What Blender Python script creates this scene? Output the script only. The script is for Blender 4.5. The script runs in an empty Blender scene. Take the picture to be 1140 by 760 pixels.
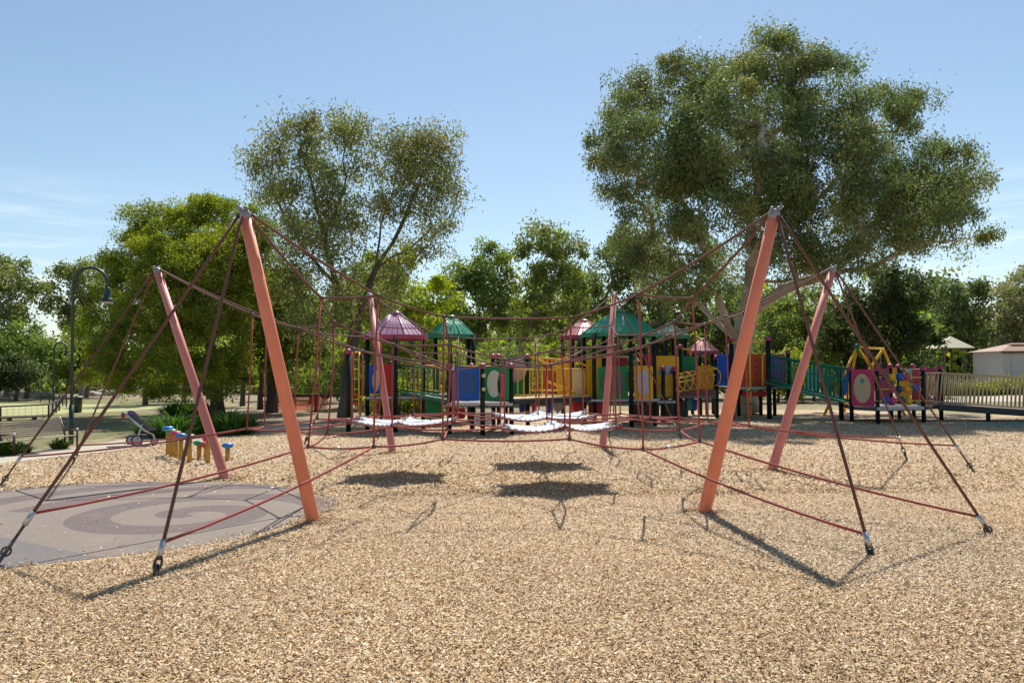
import bpy, math, random
import numpy as np
from mathutils import Vector, Matrix
R = math.radians
scene = bpy.context.scene
COL = scene.collection
random.seed(7)
rng = np.random.default_rng(7)

# ------------------------------------------------------------------ camera
F, PITCH, ROLL, EYE = 899.36, 0.0371, -0.0067, 1.6
cam_data = bpy.data.cameras.new('camera')
cam = bpy.data.objects.new('camera', cam_data)
COL.objects.link(cam)
cam_data.sensor_width = 36
cam_data.lens = F / 1140 * 36
cam_data.clip_start = 0.1
cam_data.clip_end = 3000
_r, _f, _u = Vector((1, 0, 0)), Vector((0, math.cos(PITCH), math.sin(PITCH))), Vector((0, -math.sin(PITCH), math.cos(PITCH)))
_cr = _r * math.cos(ROLL) + _u * math.sin(ROLL)
_cu = _u * math.cos(ROLL) - _r * math.sin(ROLL)
m3 = Matrix((_cr, _cu, -_f)).transposed()
cam.matrix_world = Matrix.Translation((0, 0, EYE)) @ m3.to_4x4()
scene.camera = cam

# ------------------------------------------------------------------ sky, sun, exposure
SUN_EL, SUN_AZ = R(54.7), R(8.9)          # azimuth measured from +y towards +x
world = bpy.data.worlds.new('World')
scene.world = world
world.use_nodes = True
wn, wl = world.node_tree.nodes, world.node_tree.links
bg = wn['Background']
sky = wn.new('ShaderNodeTexSky')
sky.sky_type = 'NISHITA'
sky.sun_disc = False
sky.sun_elevation = SUN_EL
sky.sun_rotation = SUN_AZ
sky.altitude = 50
sky.air_density = 1.0
sky.dust_density = 0.35
sky.ozone_density = 0.9
tc = wn.new('ShaderNodeTexCoord')
mp = wn.new('ShaderNodeMapping'); mp.inputs['Scale'].default_value = (3.0, 3.0, 26.0); mp.inputs['Rotation'].default_value = (0.05, 0.06, 0)
nz = wn.new('ShaderNodeTexNoise'); nz.inputs['Scale'].default_value = 1.9; nz.inputs['Detail'].default_value = 7; nz.inputs['Roughness'].default_value = .58
rp = wn.new('ShaderNodeValToRGB'); rp.color_ramp.elements[0].position = .48; rp.color_ramp.elements[1].position = .78
sp = wn.new('ShaderNodeSeparateXYZ')
lo = wn.new('ShaderNodeMapRange'); lo.inputs[1].default_value = .22; lo.inputs[2].default_value = .10; lo.clamp = True     # cirrus only low in the sky
ab = wn.new('ShaderNodeMath'); ab.operation = 'ABSOLUTE'
sd = wn.new('ShaderNodeMapRange'); sd.inputs[1].default_value = .30; sd.inputs[2].default_value = .52
mu = wn.new('ShaderNodeMath'); mu.operation = 'MULTIPLY'
mu2 = wn.new('ShaderNodeMath'); mu2.operation = 'MULTIPLY'
mx = wn.new('ShaderNodeMix'); mx.data_type = 'RGBA'
mx.inputs[7].default_value = (9.5, 10.2, 11.0, 1)
wl.new(tc.outputs['Generated'], mp.inputs[0]); wl.new(mp.outputs[0], nz.inputs['Vector']); wl.new(nz.outputs['Fac'], rp.inputs[0])
wl.new(tc.outputs['Generated'], sp.inputs[0]); wl.new(sp.outputs['Z'], lo.inputs[0])
wl.new(sp.outputs['X'], ab.inputs[0]); wl.new(ab.outputs[0], sd.inputs[0])
wl.new(rp.outputs[0], mu.inputs[0]); wl.new(lo.outputs[0], mu.inputs[1])
wl.new(mu.outputs[0], mu2.inputs[0]); wl.new(sd.outputs[0], mu2.inputs[1])
wl.new(mu2.outputs[0], mx.inputs[0]); hsv = wn.new('ShaderNodeHueSaturation'); hsv.inputs['Hue'].default_value = .492; hsv.inputs['Saturation'].default_value = .98; hsv.inputs['Value'].default_value = 1.0
wl.new(sky.outputs[0], hsv.inputs['Color']); wl.new(hsv.outputs[0], mx.inputs[6]); wl.new(mx.outputs[2], bg.inputs[0])
bg.inputs[1].default_value = 0.092
sun_d = bpy.data.lights.new('sun', 'SUN')
sun_d.energy = 4.9
sun_d.angle = R(0.53)
sun_d.color = (1.0, .95, .86)
sun = bpy.data.objects.new('sun', sun_d)
COL.objects.link(sun)
sdir = Vector((math.sin(SUN_AZ) * math.cos(SUN_EL), math.cos(SUN_AZ) * math.cos(SUN_EL), math.sin(SUN_EL)))
sun.rotation_euler = sdir.to_track_quat('Z', 'Y').to_euler()
sun.location = (6, 40, 60)
vs = scene.view_settings
vs.view_transform = 'Standard'; vs.look = 'None'; vs.gamma = 1; vs.use_curve_mapping = False
vs.exposure = 0.45

# ------------------------------------------------------------------ helpers: measuring
def ray(u, v):
    u -= 570; w = 380 - v
    a = u * math.cos(ROLL) - w * math.sin(ROLL); b = w * math.cos(ROLL) + u * math.sin(ROLL)
    return Vector((a, F * math.cos(PITCH) - b * math.sin(PITCH), F * math.sin(PITCH) + b * math.cos(PITCH)))
def at(u, v, d):
    """the point at depth d (metres north of the eye) seen at u, v in the photograph"""
    q = ray(u, v); return Vector((q.x / q.y * d, d, EYE + q.z / q.y * d))
def gnd(u, v, z=0.0):
    q = ray(u, v); k = (z - EYE) / q.z; return Vector((q.x * k, q.y * k, z))

# ------------------------------------------------------------------ helpers: objects
ORG = {}
def link(o, parent=None):
    COL.objects.link(o)
    if parent is not None: o.parent = parent
    return o
def origin_of(o):
    return ORG.get(o.name, Vector((0, 0, 0)))
def tag(o, label=None, cat=None, group=None, kind=None):
    if label: o['label'] = label
    if cat: o['category'] = cat
    if group: o['group'] = group
    if kind: o['kind'] = kind
    return o
def thing(name, loc, label, cat, group=None):
    o = bpy.data.objects.new(name, None)
    o.empty_display_size = .2
    o.location = loc
    link(o); ORG[o.name] = Vector(loc)
    return tag(o, label, cat, group)

class MB:
    """collects shapes in world coordinates and links them as ONE mesh object"""
    def __init__(s): s.v = []; s.f = []; s.sm = []
    def add(s, verts, faces, smooth=False):
        n = len(s.v); s.v += [tuple(x) for x in verts]
        s.f += [tuple(i + n for i in q) for q in faces]; s.sm += [smooth] * len(faces); return s
    def box(s, c, size, rz=0, axes=None, bev=0.0):
        c = Vector(c); hx, hy, hz = size[0] / 2, size[1] / 2, size[2] / 2
        if axes is None:
            ax = (Vector((math.cos(rz), math.sin(rz), 0)), Vector((-math.sin(rz), math.cos(rz), 0)), Vector((0, 0, 1)))
        else: ax = axes
        b = min(bev, hx * .45, hy * .45, hz * .45)
        if b <= 0:
            P = [c + ax[0] * hx * i + ax[1] * hy * j + ax[2] * hz * k for k in (-1, 1) for j in (-1, 1) for i in (-1, 1)]
            return s.add(P, [(0, 2, 3, 1), (4, 5, 7, 6), (0, 1, 5, 4), (2, 6, 7, 3), (0, 4, 6, 2), (1, 3, 7, 5)])
        # chamfered box: 24 points
        P = []; idx = {}
        for i in (-1, 1):
            for j in (-1, 1):
                for k in (-1, 1):
                    for q in range(3):
                        e = [hx - b, hy - b, hz - b]; e[q] += b
                        idx[i, j, k, q] = len(P); P.append(c + ax[0] * e[0] * i + ax[1] * e[1] * j + ax[2] * e[2] * k)
        Fc = []
        for i in (-1, 1):
            Fc.append([idx[i, -1, -1, 0], idx[i, 1, -1, 0], idx[i, 1, 1, 0], idx[i, -1, 1, 0]][::i])
            Fc.append([idx[-1, i, -1, 1], idx[1, i, -1, 1], idx[1, i, 1, 1], idx[-1, i, 1, 1]][::-i])
            Fc.append([idx[-1, -1, i, 2], idx[1, -1, i, 2], idx[1, 1, i, 2], idx[-1, 1, i, 2]][::i])
        for i in (-1, 1):
            for j in (-1, 1):
                Fc.append([idx[i, j, -1, 0], idx[i, j, -1, 1], idx[i, j, 1, 1], idx[i, j, 1, 0]][::i * j])
                Fc.append([idx[i, -1, j, 0], idx[i, 1, j, 0], idx[i, 1, j, 2], idx[i, -1, j, 2]][::i * j])
                Fc.append([idx[-1, i, j, 2], idx[-1, i, j, 1], idx[1, i, j, 1], idx[1, i, j, 2]][::-i * j])
                for k in (-1, 1): Fc.append([idx[i, j, k, 0], idx[i, j, k, 1], idx[i, j, k, 2]][::i * j * k])
        return s.add(P, Fc)
    def tube(s, pts, r, n=8, cap=True, smooth=True):
        pts = [Vector(p) for p in pts]
        rr = r if isinstance(r, (list, tuple)) else [r] * len(pts)
        V = []; up = None
        for i, p in enumerate(pts):
            t = (pts[min(i + 1, len(pts) - 1)] - pts[max(i - 1, 0)]).normalized()
            if up is None:
                a = Vector((0, 0, 1)) if abs(t.z) < .9 else Vector((1, 0, 0))
                up = t.cross(a).normalized()
            else:
                up = (up - t * up.dot(t))
                up = up.normalized() if up.length > 1e-6 else t.orthogonal().normalized()
            w = t.cross(up)
            for k in range(n):
                an = 2 * math.pi * k / n
                V.append(p + (up * math.cos(an) + w * math.sin(an)) * rr[i])
        Fc = []
        for i in range(len(pts) - 1):
            for k in range(n):
                a = i * n + k; b = i * n + (k + 1) % n
                Fc.append((a, b, b + n, a + n))
        s.add(V, Fc, smooth)
        if cap:
            m = len(s.v) - len(V)
            s.f.append(tuple(m + k for k in range(n))[::-1]); s.sm.append(False)
            s.f.append(tuple(m + (len(pts) - 1) * n + k for k in range(n))); s.sm.append(False)
        return s
    def lathe(s, base, prof, n=16, axis=Vector((0, 0, 1)), smooth=True, jitter=None):
        """prof: list of (radius, height along axis)"""
        base = Vector(base); axis = Vector(axis).normalized(); e1 = axis.orthogonal().normalized(); e2 = axis.cross(e1)
        V = []
        for (r, h) in prof:
            for k in range(n):
                an = 2 * math.pi * k / n
                V.append(base + axis * h + (e1 * math.cos(an) + e2 * math.sin(an)) * max(r, 1e-4))
        Fc = []
        for i in range(len(prof) - 1):
            for k in range(n):
                a = i * n + k; b = i * n + (k + 1) % n
                Fc.append((a, b, b + n, a + n))
        s.add(V, Fc, smooth)
        m = len(s.v) - len(V)
        s.f.append(tuple(m + k for k in range(n))[::-1]); s.sm.append(False)
        s.f.append(tuple(m + (len(prof) - 1) * n + k for k in range(n))); s.sm.append(False)
        return s
    def ball(s, c, r, n=14, m=8, sz=1.0):
        return s.lathe(Vector(c) - Vector((0, 0, r * sz)), [(r * math.sin(math.pi * i / m), r * sz * (1 - math.cos(math.pi * i / m))) for i in range(m + 1)], n)
    def prism(s, poly, origin, ex, ey, thick):
        """extrude a 2-D outline (in ex, ey) by thick along ex x ey"""
        ex = Vector(ex); ey = Vector(ey); ez = ex.cross(ey).normalized(); o = Vector(origin); n = len(poly)
        A = [o + ex * a + ey * b for a, b in poly]; B = [q + ez * thick for q in A]
        Fc = [tuple(range(n))[::-1], tuple(range(n, 2 * n))] + [(i, (i + 1) % n, (i + 1) % n + n, i + n) for i in range(n)]
        return s.add(A + B, Fc)
    def build(s, name, mat, parent=None, label=None):
        o_ = ORG[root_of(parent).name] if parent is not None and root_of(parent).name in ORG else Vector((0, 0, 0))
        me = bpy.data.meshes.new(name)
        me.from_pydata([(x - o_.x, y - o_.y, z - o_.z) for x, y, z in s.v], [], s.f)
        me.polygons.foreach_set('use_smooth', s.sm)
        me.materials.append(mat)
        me.update()
        o = link(bpy.data.objects.new(name, me), parent)
        if label: o['label'] = label
        return o
def root_of(o):
    while o is not None and o.parent is not None: o = o.parent
    return o

def np_mesh(name, V, Q, mat, parent=None, facecol=None, org=Vector((0, 0, 0))):
    """fast mesh from numpy: V (n,3), Q (m,4)"""
    me = bpy.data.meshes.new(name)
    V = np.asarray(V, dtype=np.float32) - np.array(org, dtype=np.float32)
    k = Q.shape[1]
    me.vertices.add(len(V)); me.vertices.foreach_set('co', V.ravel())
    me.loops.add(Q.size); me.loops.foreach_set('vertex_index', Q.astype(np.int32).ravel())
    me.polygons.add(len(Q)); me.polygons.foreach_set('loop_start', np.arange(0, Q.size, k, dtype=np.int32))
    if facecol is not None:
        at_ = me.attributes.new('tint', 'FLOAT_COLOR', 'FACE')
        c4 = np.ones((len(Q), 4), np.float32); c4[:, :3] = facecol
        at_.data.foreach_set('color', c4.ravel())
    me.materials.append(mat); me.update(calc_edges=True)
    return link(bpy.data.objects.new(name, me), parent)

# ------------------------------------------------------------------ helpers: materials
def newmat(name):
    m = bpy.data.materials.new(name); m.use_nodes = True
    return m, m.node_tree.nodes, m.node_tree.links, m.node_tree.nodes['Principled BSDF']
def mixc(n, l, fac, a, b):
    x = n.new('ShaderNodeMix'); x.data_type = 'RGBA'
    for sock, val in ((0, fac), (6, a), (7, b)):
        if hasattr(val, 'is_output'): l.new(val, x.inputs[sock])
        elif sock == 0: x.inputs[0].default_value = val
        else: x.inputs[sock].default_value = (*val[:3], 1)
    return x.outputs[2]
def noise(n, l, vec, scale, detail=4, rough=.55, stretch=None):
    if stretch:
        mp_ = n.new('ShaderNodeMapping'); mp_.inputs['Scale'].default_value = stretch; l.new(vec, mp_.inputs[0]); vec = mp_.outputs[0]
    x = n.new('ShaderNodeTexNoise'); x.inputs['Scale'].default_value = scale; x.inputs['Detail'].default_value = detail; x.inputs['Roughness'].default_value = rough
    l.new(vec, x.inputs['Vector']); return x.outputs['Fac']
def ramp(n, l, fac, stops):
    x = n.new('ShaderNodeValToRGB'); e = x.color_ramp.elements
    while len(e) < len(stops): e.new(.5)
    for i, (p, c) in enumerate(stops): e[i].position = p; e[i].color = (*c, 1) if len(c) == 3 else c
    l.new(fac, x.inputs[0]); return x.outputs[0]
def pos(n):
    return n.new('ShaderNodeNewGeometry').outputs['Position']
def bump(n, l, h, strength, dist, bs):
    b = n.new('ShaderNodeBump'); b.inputs['Strength'].default_value = strength; b.inputs['Distance'].default_value = dist
    l.new(h, b.inputs['Height']); l.new(b.outputs[0], bs.inputs['Normal'])
def paint(name, col, rough=.45, metal=0.0, wear=.18, scale=9, spec=.5, dirt=(.25, .2, .14)):
    """painted / plastic surface: slightly faded and dusty in uneven patches"""
    m, n, l, bs = newmat(name)
    P = pos(n)
    f1 = noise(n, l, P, scale, 6, .65)
    f2 = noise(n, l, P, scale * 7, 4, .6)
    lite = tuple(min(1, c * 1.2 + .008) for c in col)
    dark = tuple(c * .82 for c in col)
    c = mixc(n, l, f1, dark, lite)
    s = ramp(n, l, f2, [(.55, (0, 0, 0)), (.8, (wear, wear, wear))])
    c = mixc(n, l, s, c, dirt)
    l.new(c, bs.inputs['Base Color'])
    rr = n.new('ShaderNodeMapRange'); rr.inputs[3].default_value = rough * .75; rr.inputs[4].default_value = min(1, rough * 1.3)
    l.new(f1, rr.inputs[0]); l.new(rr.outputs[0], bs.inputs['Roughness'])
    bs.inputs['Metallic'].default_value = metal
    bs.inputs['Specular IOR Level'].default_value = spec
    bump(n, l, f2, .08, .01, bs)
    return m
def leafmat(name, trans=.35, rough=.45, spec=.4):
    m, n, l, bs = newmat(name)
    a = n.new('ShaderNodeAttribute'); a.attribute_name = 'tint'
    l.new(a.outputs['Color'], bs.inputs['Base Color'])
    bs.inputs['Roughness'].default_value = rough; bs.inputs['Specular IOR Level'].default_value = spec
    t = n.new('ShaderNodeBsdfTranslucent')
    hs = n.new('ShaderNodeHueSaturation'); hs.inputs['Saturation'].default_value = 1.15; hs.inputs['Value'].default_value = 1.5
    l.new(a.outputs['Color'], hs.inputs['Color']); l.new(hs.outputs[0], t.inputs[0])
    x = n.new('ShaderNodeMixShader'); x.inputs[0].default_value = trans
    l.new(bs.outputs[0], x.inputs[1]); l.new(t.outputs[0], x.inputs[2])
    l.new(x.outputs[0], n['Material Output'].inputs[0])
    return m
def barkmat(name, stops, scale=2.2, stretch=(1, 1, .25), b=.5):
    m, n, l, bs = newmat(name)
    P = pos(n)
    f = noise(n, l, P, scale, 7, .6, stretch)
    c = ramp(n, l, f, stops)
    l.new(c, bs.inputs['Base Color']); bs.inputs['Roughness'].default_value = .9
    bump(n, l, noise(n, l, P, scale * 6, 6, .65, stretch), b, .05, bs)
    return m

# ================================================================== THE SETTING
def sheet(name, poly, z, mat):
    me = bpy.data.meshes.new(name)
    me.from_pydata([(x, y, z) for x, y in poly], [], [tuple(range(len(poly)))])
    if me.polygons[0].normal.z < 0: me.flip_normals()
    me.materials.append(mat)
    o = link(bpy.data.objects.new(name, me)); o['kind'] = 'structure'
    return o
def wobble(poly, step=.35, amp=.05):
    out = []
    for i, a in enumerate(poly):
        b = poly[(i + 1) % len(poly)]; L = math.dist(a, b); k = max(1, int(L / step)) if L < 14 else 1
        for j in range(k):
            t = j / k; out.append((a[0] + (b[0] - a[0]) * t + random.uniform(-amp, amp), a[1] + (b[1] - a[1]) * t + random.uniform(-amp, amp)))
    return out

# far ground: dry dirt and leaf litter with thin grass
m, n, l, bs = newmat('dry_ground')
P = pos(n)
a = noise(n, l, P, .16, 6, .6); b = noise(n, l, P, 2.6, 8, .7); c3 = noise(n, l, P, 40, 3, .7)
dirt = ramp(n, l, b, [(.25, (.10, .072, .045)), (.5, (.24, .185, .12)), (.75, (.36, .295, .21))])
grs = ramp(n, l, b, [(.25, (.14, .15, .05)), (.55, (.30, .27, .11)), (.8, (.42, .36, .18))])
g = mixc(n, l, ramp(n, l, a, [(.48, (0, 0, 0)), (.6, (1, 1, 1))]), dirt, grs)
g = mixc(n, l, ramp(n, l, c3, [(.3, (.45, .45, .45)), (.6, (0, 0, 0))]), g, (.12, .08, .05))
l.new(g, bs.inputs['Base Color']); bs.inputs['Roughness'].default_value = .95
bump(n, l, c3, .5, .03, bs)
GROUND = m
sheet('ground', [(-900, -300), (900, -300), (900, 1500), (-900, 1500)], -.014, GROUND)

# lawn on the left
m, n, l, bs = newmat('lawn_grass')
P = pos(n)
a = noise(n, l, P, .35, 6, .65); b = noise(n, l, P, 9, 8, .75); c3 = noise(n, l, P, 60, 3, .7)
g = mixc(n, l, a, ramp(n, l, b, [(.3, (.08, .095, .025)), (.6, (.18, .18, .06)), (.8, (.28, .255, .11))]), ramp(n, l, b, [(.3, (.14, .12, .05)), (.7, (.33, .285, .145))]))
l.new(g, bs.inputs['Base Color']); bs.inputs['Roughness'].default_value = .95
bump(n, l, c3, .7, .04, bs)
LAWN = m
sheet('lawn', wobble([(-60, 12), (-13.5, 12), (-11.7, 14.5), (-10.6, 17.2), (-10.4, 21), (-11, 25), (-9.5, 29.5), (-14, 33), (-19, 37), (-19, 52), (-60, 60)], .6, .12), -.010, LAWN)

m, n, l, bs = newmat('oval_grass')
P = pos(n)
b = noise(n, l, P, 3, 8, .7); a = noise(n, l, P, .25, 5, .6)
g = mixc(n, l, a, ramp(n, l, b, [(.3, (.22, .27, .09)), (.7, (.36, .38, .16))]), ramp(n, l, b, [(.3, (.33, .31, .13)), (.7, (.48, .44, .24))]))
l.new(g, bs.inputs['Base Color']); bs.inputs['Roughness'].default_value = .95
cx, cy = -34.0, 37.0
sheet('oval_lawn', [(cx + 17.5 * math.cos(t * math.pi / 40), cy + 8.6 * math.sin(t * math.pi / 40)) for t in range(80)], -.006, m)

# concrete path
m, n, l, bs = newmat('path_concrete')
P = pos(n)
a = noise(n, l, P, .8, 6, .6); b = noise(n, l, P, 14, 6, .7); c3 = noise(n, l, P, 120, 2, .6)
g = mixc(n, l, a, (.36, .31, .24), (.46, .41, .33))
g = mixc(n, l, ramp(n, l, b, [(.5, (0, 0, 0)), (.75, (.55, .55, .55))]), g, (.27, .21, .14))
l.new(g, bs.inputs['Base Color']); bs.inputs['Roughness'].default_value = .85
bump(n, l, c3, .3, .01, bs)
CONC = m
front = [(-15.5, -6), (-14, 4), (-12, 8.5), (-10.3, 12.2), (-9.3, 14.6), (-8.85, 15.7), (-8.4, 16.8), (-8.0, 18.5), (-6.9, 21.0), (-5.9, 22.9)]
back = [(-5.5, 25.6), (-8.5, 24.2), (-9.55, 21.2), (-9.6, 18.1), (-10.0, 17.2), (-10.6, 16.0), (-11.6, 13.5), (-13.4, 9), (-15.6, 4), (-17, -6)]
sheet('concrete_path', wobble(front + back, .5, .025), -.002, CONC)
g0 = [gnd(1020, 433.5), gnd(1400, 431), gnd(1400, 444), gnd(1020, 447.5)]
sheet('concrete_path', [(p.x, p.y) for p in g0], -.010, CONC)

# wood-chip mulch
m, n, l, bs = newmat('wood_chip_mulch')
P = pos(n)
wob = n.new('ShaderNodeTexNoise'); wob.inputs['Scale'].default_value = 3.5; wob.inputs['Detail'].default_value = 3
l.new(P, wob.inputs['Vector'])
rot = n.new('ShaderNodeVectorRotate'); rot.rotation_type = 'Z_AXIS'
wm = n.new('ShaderNodeMath'); wm.operation = 'MULTIPLY'; wm.inputs[1].default_value = 9
l.new(wob.outputs['Fac'], wm.inputs[0]); l.new(P, rot.inputs['Vector']); l.new(wm.outputs[0], rot.inputs['Angle'])
mpv = n.new('ShaderNodeMapping'); mpv.inputs['Scale'].default_value = (26, 72, 40); l.new(P, mpv.inputs[0])
vo = n.new('ShaderNodeTexVoronoi'); vo.inputs['Scale'].default_value = 1; l.new(mpv.outputs[0], vo.inputs['Vector'])
mp2 = n.new('ShaderNodeMapping'); mp2.inputs['Scale'].default_value = (66, 24, 40); mp2.inputs['Rotation'].default_value = (0, 0, .6); l.new(P, mp2.inputs[0])
vo2 = n.new('ShaderNodeTexVoronoi'); vo2.inputs['Scale'].default_value = 1; l.new(mp2.outputs[0], vo2.inputs['Vector'])
sx = n.new('ShaderNodeSeparateColor'); l.new(vo.outputs['Color'], sx.inputs[0])
sx2 = n.new('ShaderNodeSeparateColor'); l.new(vo2.outputs['Color'], sx2.inputs[0])
stops = [(.0, (.16, .09, .045)), (.28, (.36, .23, .12)), (.6, (.55, .39, .23)), (.85, (.66, .52, .34)), (1, (.74, .64, .48))]
ca = ramp(n, l, sx.outputs[0], stops); cb = ramp(n, l, sx2.outputs[1], stops)
big = noise(n, l, P, .45, 6, .6); mid = noise(n, l, P, 3.2, 6, .7)
g = mixc(n, l, ramp(n, l, noise(n, l, P, 30, 2, .5), [(.45, (0, 0, 0)), (.55, (1, 1, 1))]), ca, cb)
g = mixc(n, l, ramp(n, l, big, [(.42, (0, 0, 0)), (.68, (.45, .45, .45))]), g, (.55, .47, .36))
g = mixc(n, l, ramp(n, l, mid, [(.28, (.6, .6, .6)), (.45, (0, 0, 0))]), g, (.27, .18, .09))
l.new(g, bs.inputs['Base Color']); bs.inputs['Roughness'].default_value = .9
bump(n, l, vo.outputs['Distance'], .9, .02, bs)
MULCH = m
play = [(-15.4, -6), (-13.9, 4), (-11.9, 8.5), (-10.2, 12.2), (-9.2, 14.6), (-8.75, 15.7), (-8.3, 16.8), (-7.9, 18.5), (-6.8, 21.0), (-5.8, 22.9), (-4.8, 26), (0, 30), (6, 33), (13, 32), (16, 28), (20, 26.5), (42, 25), (42, -6)]
sheet('mulch_ground', wobble(play, .5, .06), 0, MULCH)

# rubber safety surface with rings
m, n, l, bs = newmat('rubber_surface')
P = pos(n)
mpr = n.new('ShaderNodeMapping'); mpr.inputs['Location'].default_value = (3.66, -9.22, 0); l.new(P, mpr.inputs[0])
sp_ = n.new('ShaderNodeSeparateXYZ'); l.new(mpr.outputs[0], sp_.inputs[0])
def M(op, a, b=None):
    x = n.new('ShaderNodeMath'); x.operation = op
    for i, v in enumerate((a, b)):
        if v is None: continue
        if hasattr(v, 'is_output'): l.new(v, x.inputs[i])
        else: x.inputs[i].default_value = v
    return x.outputs[0]
xx, yy = sp_.outputs['X'], sp_.outputs['Y']
rad = M('SQRT', M('ADD', M('MULTIPLY', xx, xx), M('MULTIPLY', yy, yy)))
th = M('DIVIDE', M('ARCTAN2', yy, xx), 2 * math.pi)
ph = M('FRACT', M('ADD', M('DIVIDE', rad, .92), M('ADD', th, .06)))
dark_band = M('GREATER_THAN', ph, .5)
f1 = noise(n, l, P, 1.3, 6, .65); f2 = noise(n, l, P, 160, 2, .6)
ca = mixc(n, l, f1, (.155, .125, .105), (.22, .18, .15)); cb = mixc(n, l, f1, (.085, .060, .062), (.13, .095, .092))
far_ring = M('MULTIPLY', M('GREATER_THAN', rad, 1.5), M('LESS_THAN', yy, M('MULTIPLY', xx, -.12)))
g = mixc(n, l, M('MULTIPLY', dark_band, M('SUBTRACT', 1.0, far_ring)), ca, cb)
cgrey = mixc(n, l, f1, (.10, .092, .09), (.15, .14, .135))
cor = M('LESS_THAN', M('ADD', M('MULTIPLY', xx, .62), yy), -2.05)
g = mixc(n, l, cor, g, cgrey)
spk = ramp(n, l, f2, [(.32, (.6, .6, .6)), (.5, (0, 0, 0)), (.62, (0, 0, 0)), (.8, (.35, .35, .35))])
g = mixc(n, l, spk, g, (.30, .25, .22))
dust = ramp(n, l, noise(n, l, P, 2.2, 7, .7), [(.55, (0, 0, 0)), (.8, (.4, .4, .4))])
g = mixc(n, l, dust, g, (.34, .27, .19))
l.new(g, bs.inputs['Base Color']); bs.inputs['Roughness'].default_value = .8; bs.inputs['Specular IOR Level'].default_value = .3
bump(n, l, f2, .4, .006, bs)
cir = []
for k in range(90):
    t = 2 * math.pi * k / 90
    rr = 2.78 + .12 * math.sin(3 * t + 1) + .05 * math.sin(7 * t)
    cir.append((-5.0 + rr * math.cos(t) * 1.0, 9.35 + rr * math.sin(t)))
sheet('rubber_surface', cir, .004, m)
def in_mat(x, y): return (x + 5.0) ** 2 + (y - 9.35) ** 2 < 2.7 ** 2

mm = paint('teal_rubber', (.10, .24, .22), .85, wear=.5)
sheet('rubber_surface', wobble([(12.7, 23.4), (13.2, 22.1), (14.6, 21.6), (17, 21.8), (18, 23), (16, 24), (14, 24.1)], .4, .06), .004, mm)

# loose chips lying on the mulch: too many to count
m, n, l, bs = newmat('loose_wood_chip')
a_ = n.new('ShaderNodeAttribute'); a_.attribute_name = 'tint'
l.new(a_.outputs['Color'], bs.inputs['Base Color']); bs.inputs['Roughness'].default_value = .85; bs.inputs['Specular IOR Level'].default_value = .25
def chips(N, ymin, ymax, L0, L1, pw):
    u = rng.random(N); y = ymin * (ymax / ymin) ** (u ** pw)
    x = (rng.random(N) * 2 - 1) * (y * .66 + .5)
    keep = np.ones(N, bool)
    im = (x + 5.0) ** 2 + (y - 9.35) ** 2 < 2.74 ** 2
    rd = np.sqrt((x + 5.0) ** 2 + (y - 9.35) ** 2)
    keep &= ~(im & (rng.random(N) > .006 + .55 * np.exp(-np.clip(2.74 - rd, 0, 9) / .07) * (.4 + .6 * np.sin(np.arctan2(y - 9.35, x + 5) * 9) ** 2)))
    edge = np.interp(y, [-6, 4, 8.5, 12.2, 14.6, 15.7, 16.8, 18.5, 21, 22.9, 26], [-15.4, -13.9, -11.9, -10.2, -9.2, -8.75, -8.3, -7.9, -6.8, -5.8, -4.8])
    keep &= x > edge - .05 * rng.random(N)
    x = x[keep]; y = y[keep]; N = len(x)
    L = (L0 + (L1 - L0) * rng.random(N) ** 1.6)[:, None] * .5; W = L * (.18 + .34 * rng.random(N))[:, None]
    an = rng.random(N) * 2 * np.pi
    tilt = rng.normal(0, .32, N); roll = rng.normal(0, .45, N)
    ax = np.stack([np.cos(an) * np.cos(tilt), np.sin(an) * np.cos(tilt), np.sin(tilt)], 1)
    sd_ = np.stack([-np.sin(an) * np.cos(roll), np.cos(an) * np.cos(roll), np.sin(roll)], 1)
    z = .006 + .012 * rng.random(N) + np.abs(ax[:, 2:3] * L)[:, 0] * .7
    c = np.stack([x, y, z], 1)
    sk = (rng.random((N, 1)) - .5) * .5
    V = np.stack([c - ax * L - sd_ * W, c + ax * L * (1 + sk) - sd_ * W * .8, c + ax * L * .9 + sd_ * W, c - ax * L * (1 - sk) + sd_ * W * .9], 1)
    t = rng.random(N)[:, None]; q = rng.random(N)
    pal = np.array([(.24, .15, .08), (.43, .295, .16), (.57, .415, .245), (.67, .53, .35), (.80, .71, .56)])
    idx = np.clip((q ** .85 * 4).astype(int), 0, 3)
    col = pal[idx] * (1 - t) + pal[idx + 1] * t
    col *= (.85 + .3 * rng.random((N, 1)))
    grey = np.clip(np.sin(x * .8 + 1.3 * np.sin(y * .55 + 1)) + np.sin(y * .9 + 1.1 * np.sin(x * .5)) - .5, 0, 1)[:, None] * .32
    col = col * (1 - grey) + (col.mean(1, keepdims=True) * np.array([1.12, 1.0, .86]) * .95) * grey
    twig = rng.random(N) < .012
    col[twig] = np.array([.10, .06, .035]) * (.6 + .9 * rng.random((int(twig.sum()), 1)))
    patch = np.sin(x * 1.1 + np.sin(y * .9)) * np.cos(y * .7 + np.sin(x * .6))
    col *= (1 + .07 * patch)[:, None] * np.array([1.03, .98, .90])
    return V.reshape(-1, 3), np.arange(N * 4).reshape(-1, 4), col
A1 = chips(620000, 3.6, 11.0, .007, .030, 1.0)
A2 = chips(190000, 10.5, 25, .018, .055, 1.0)
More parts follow.
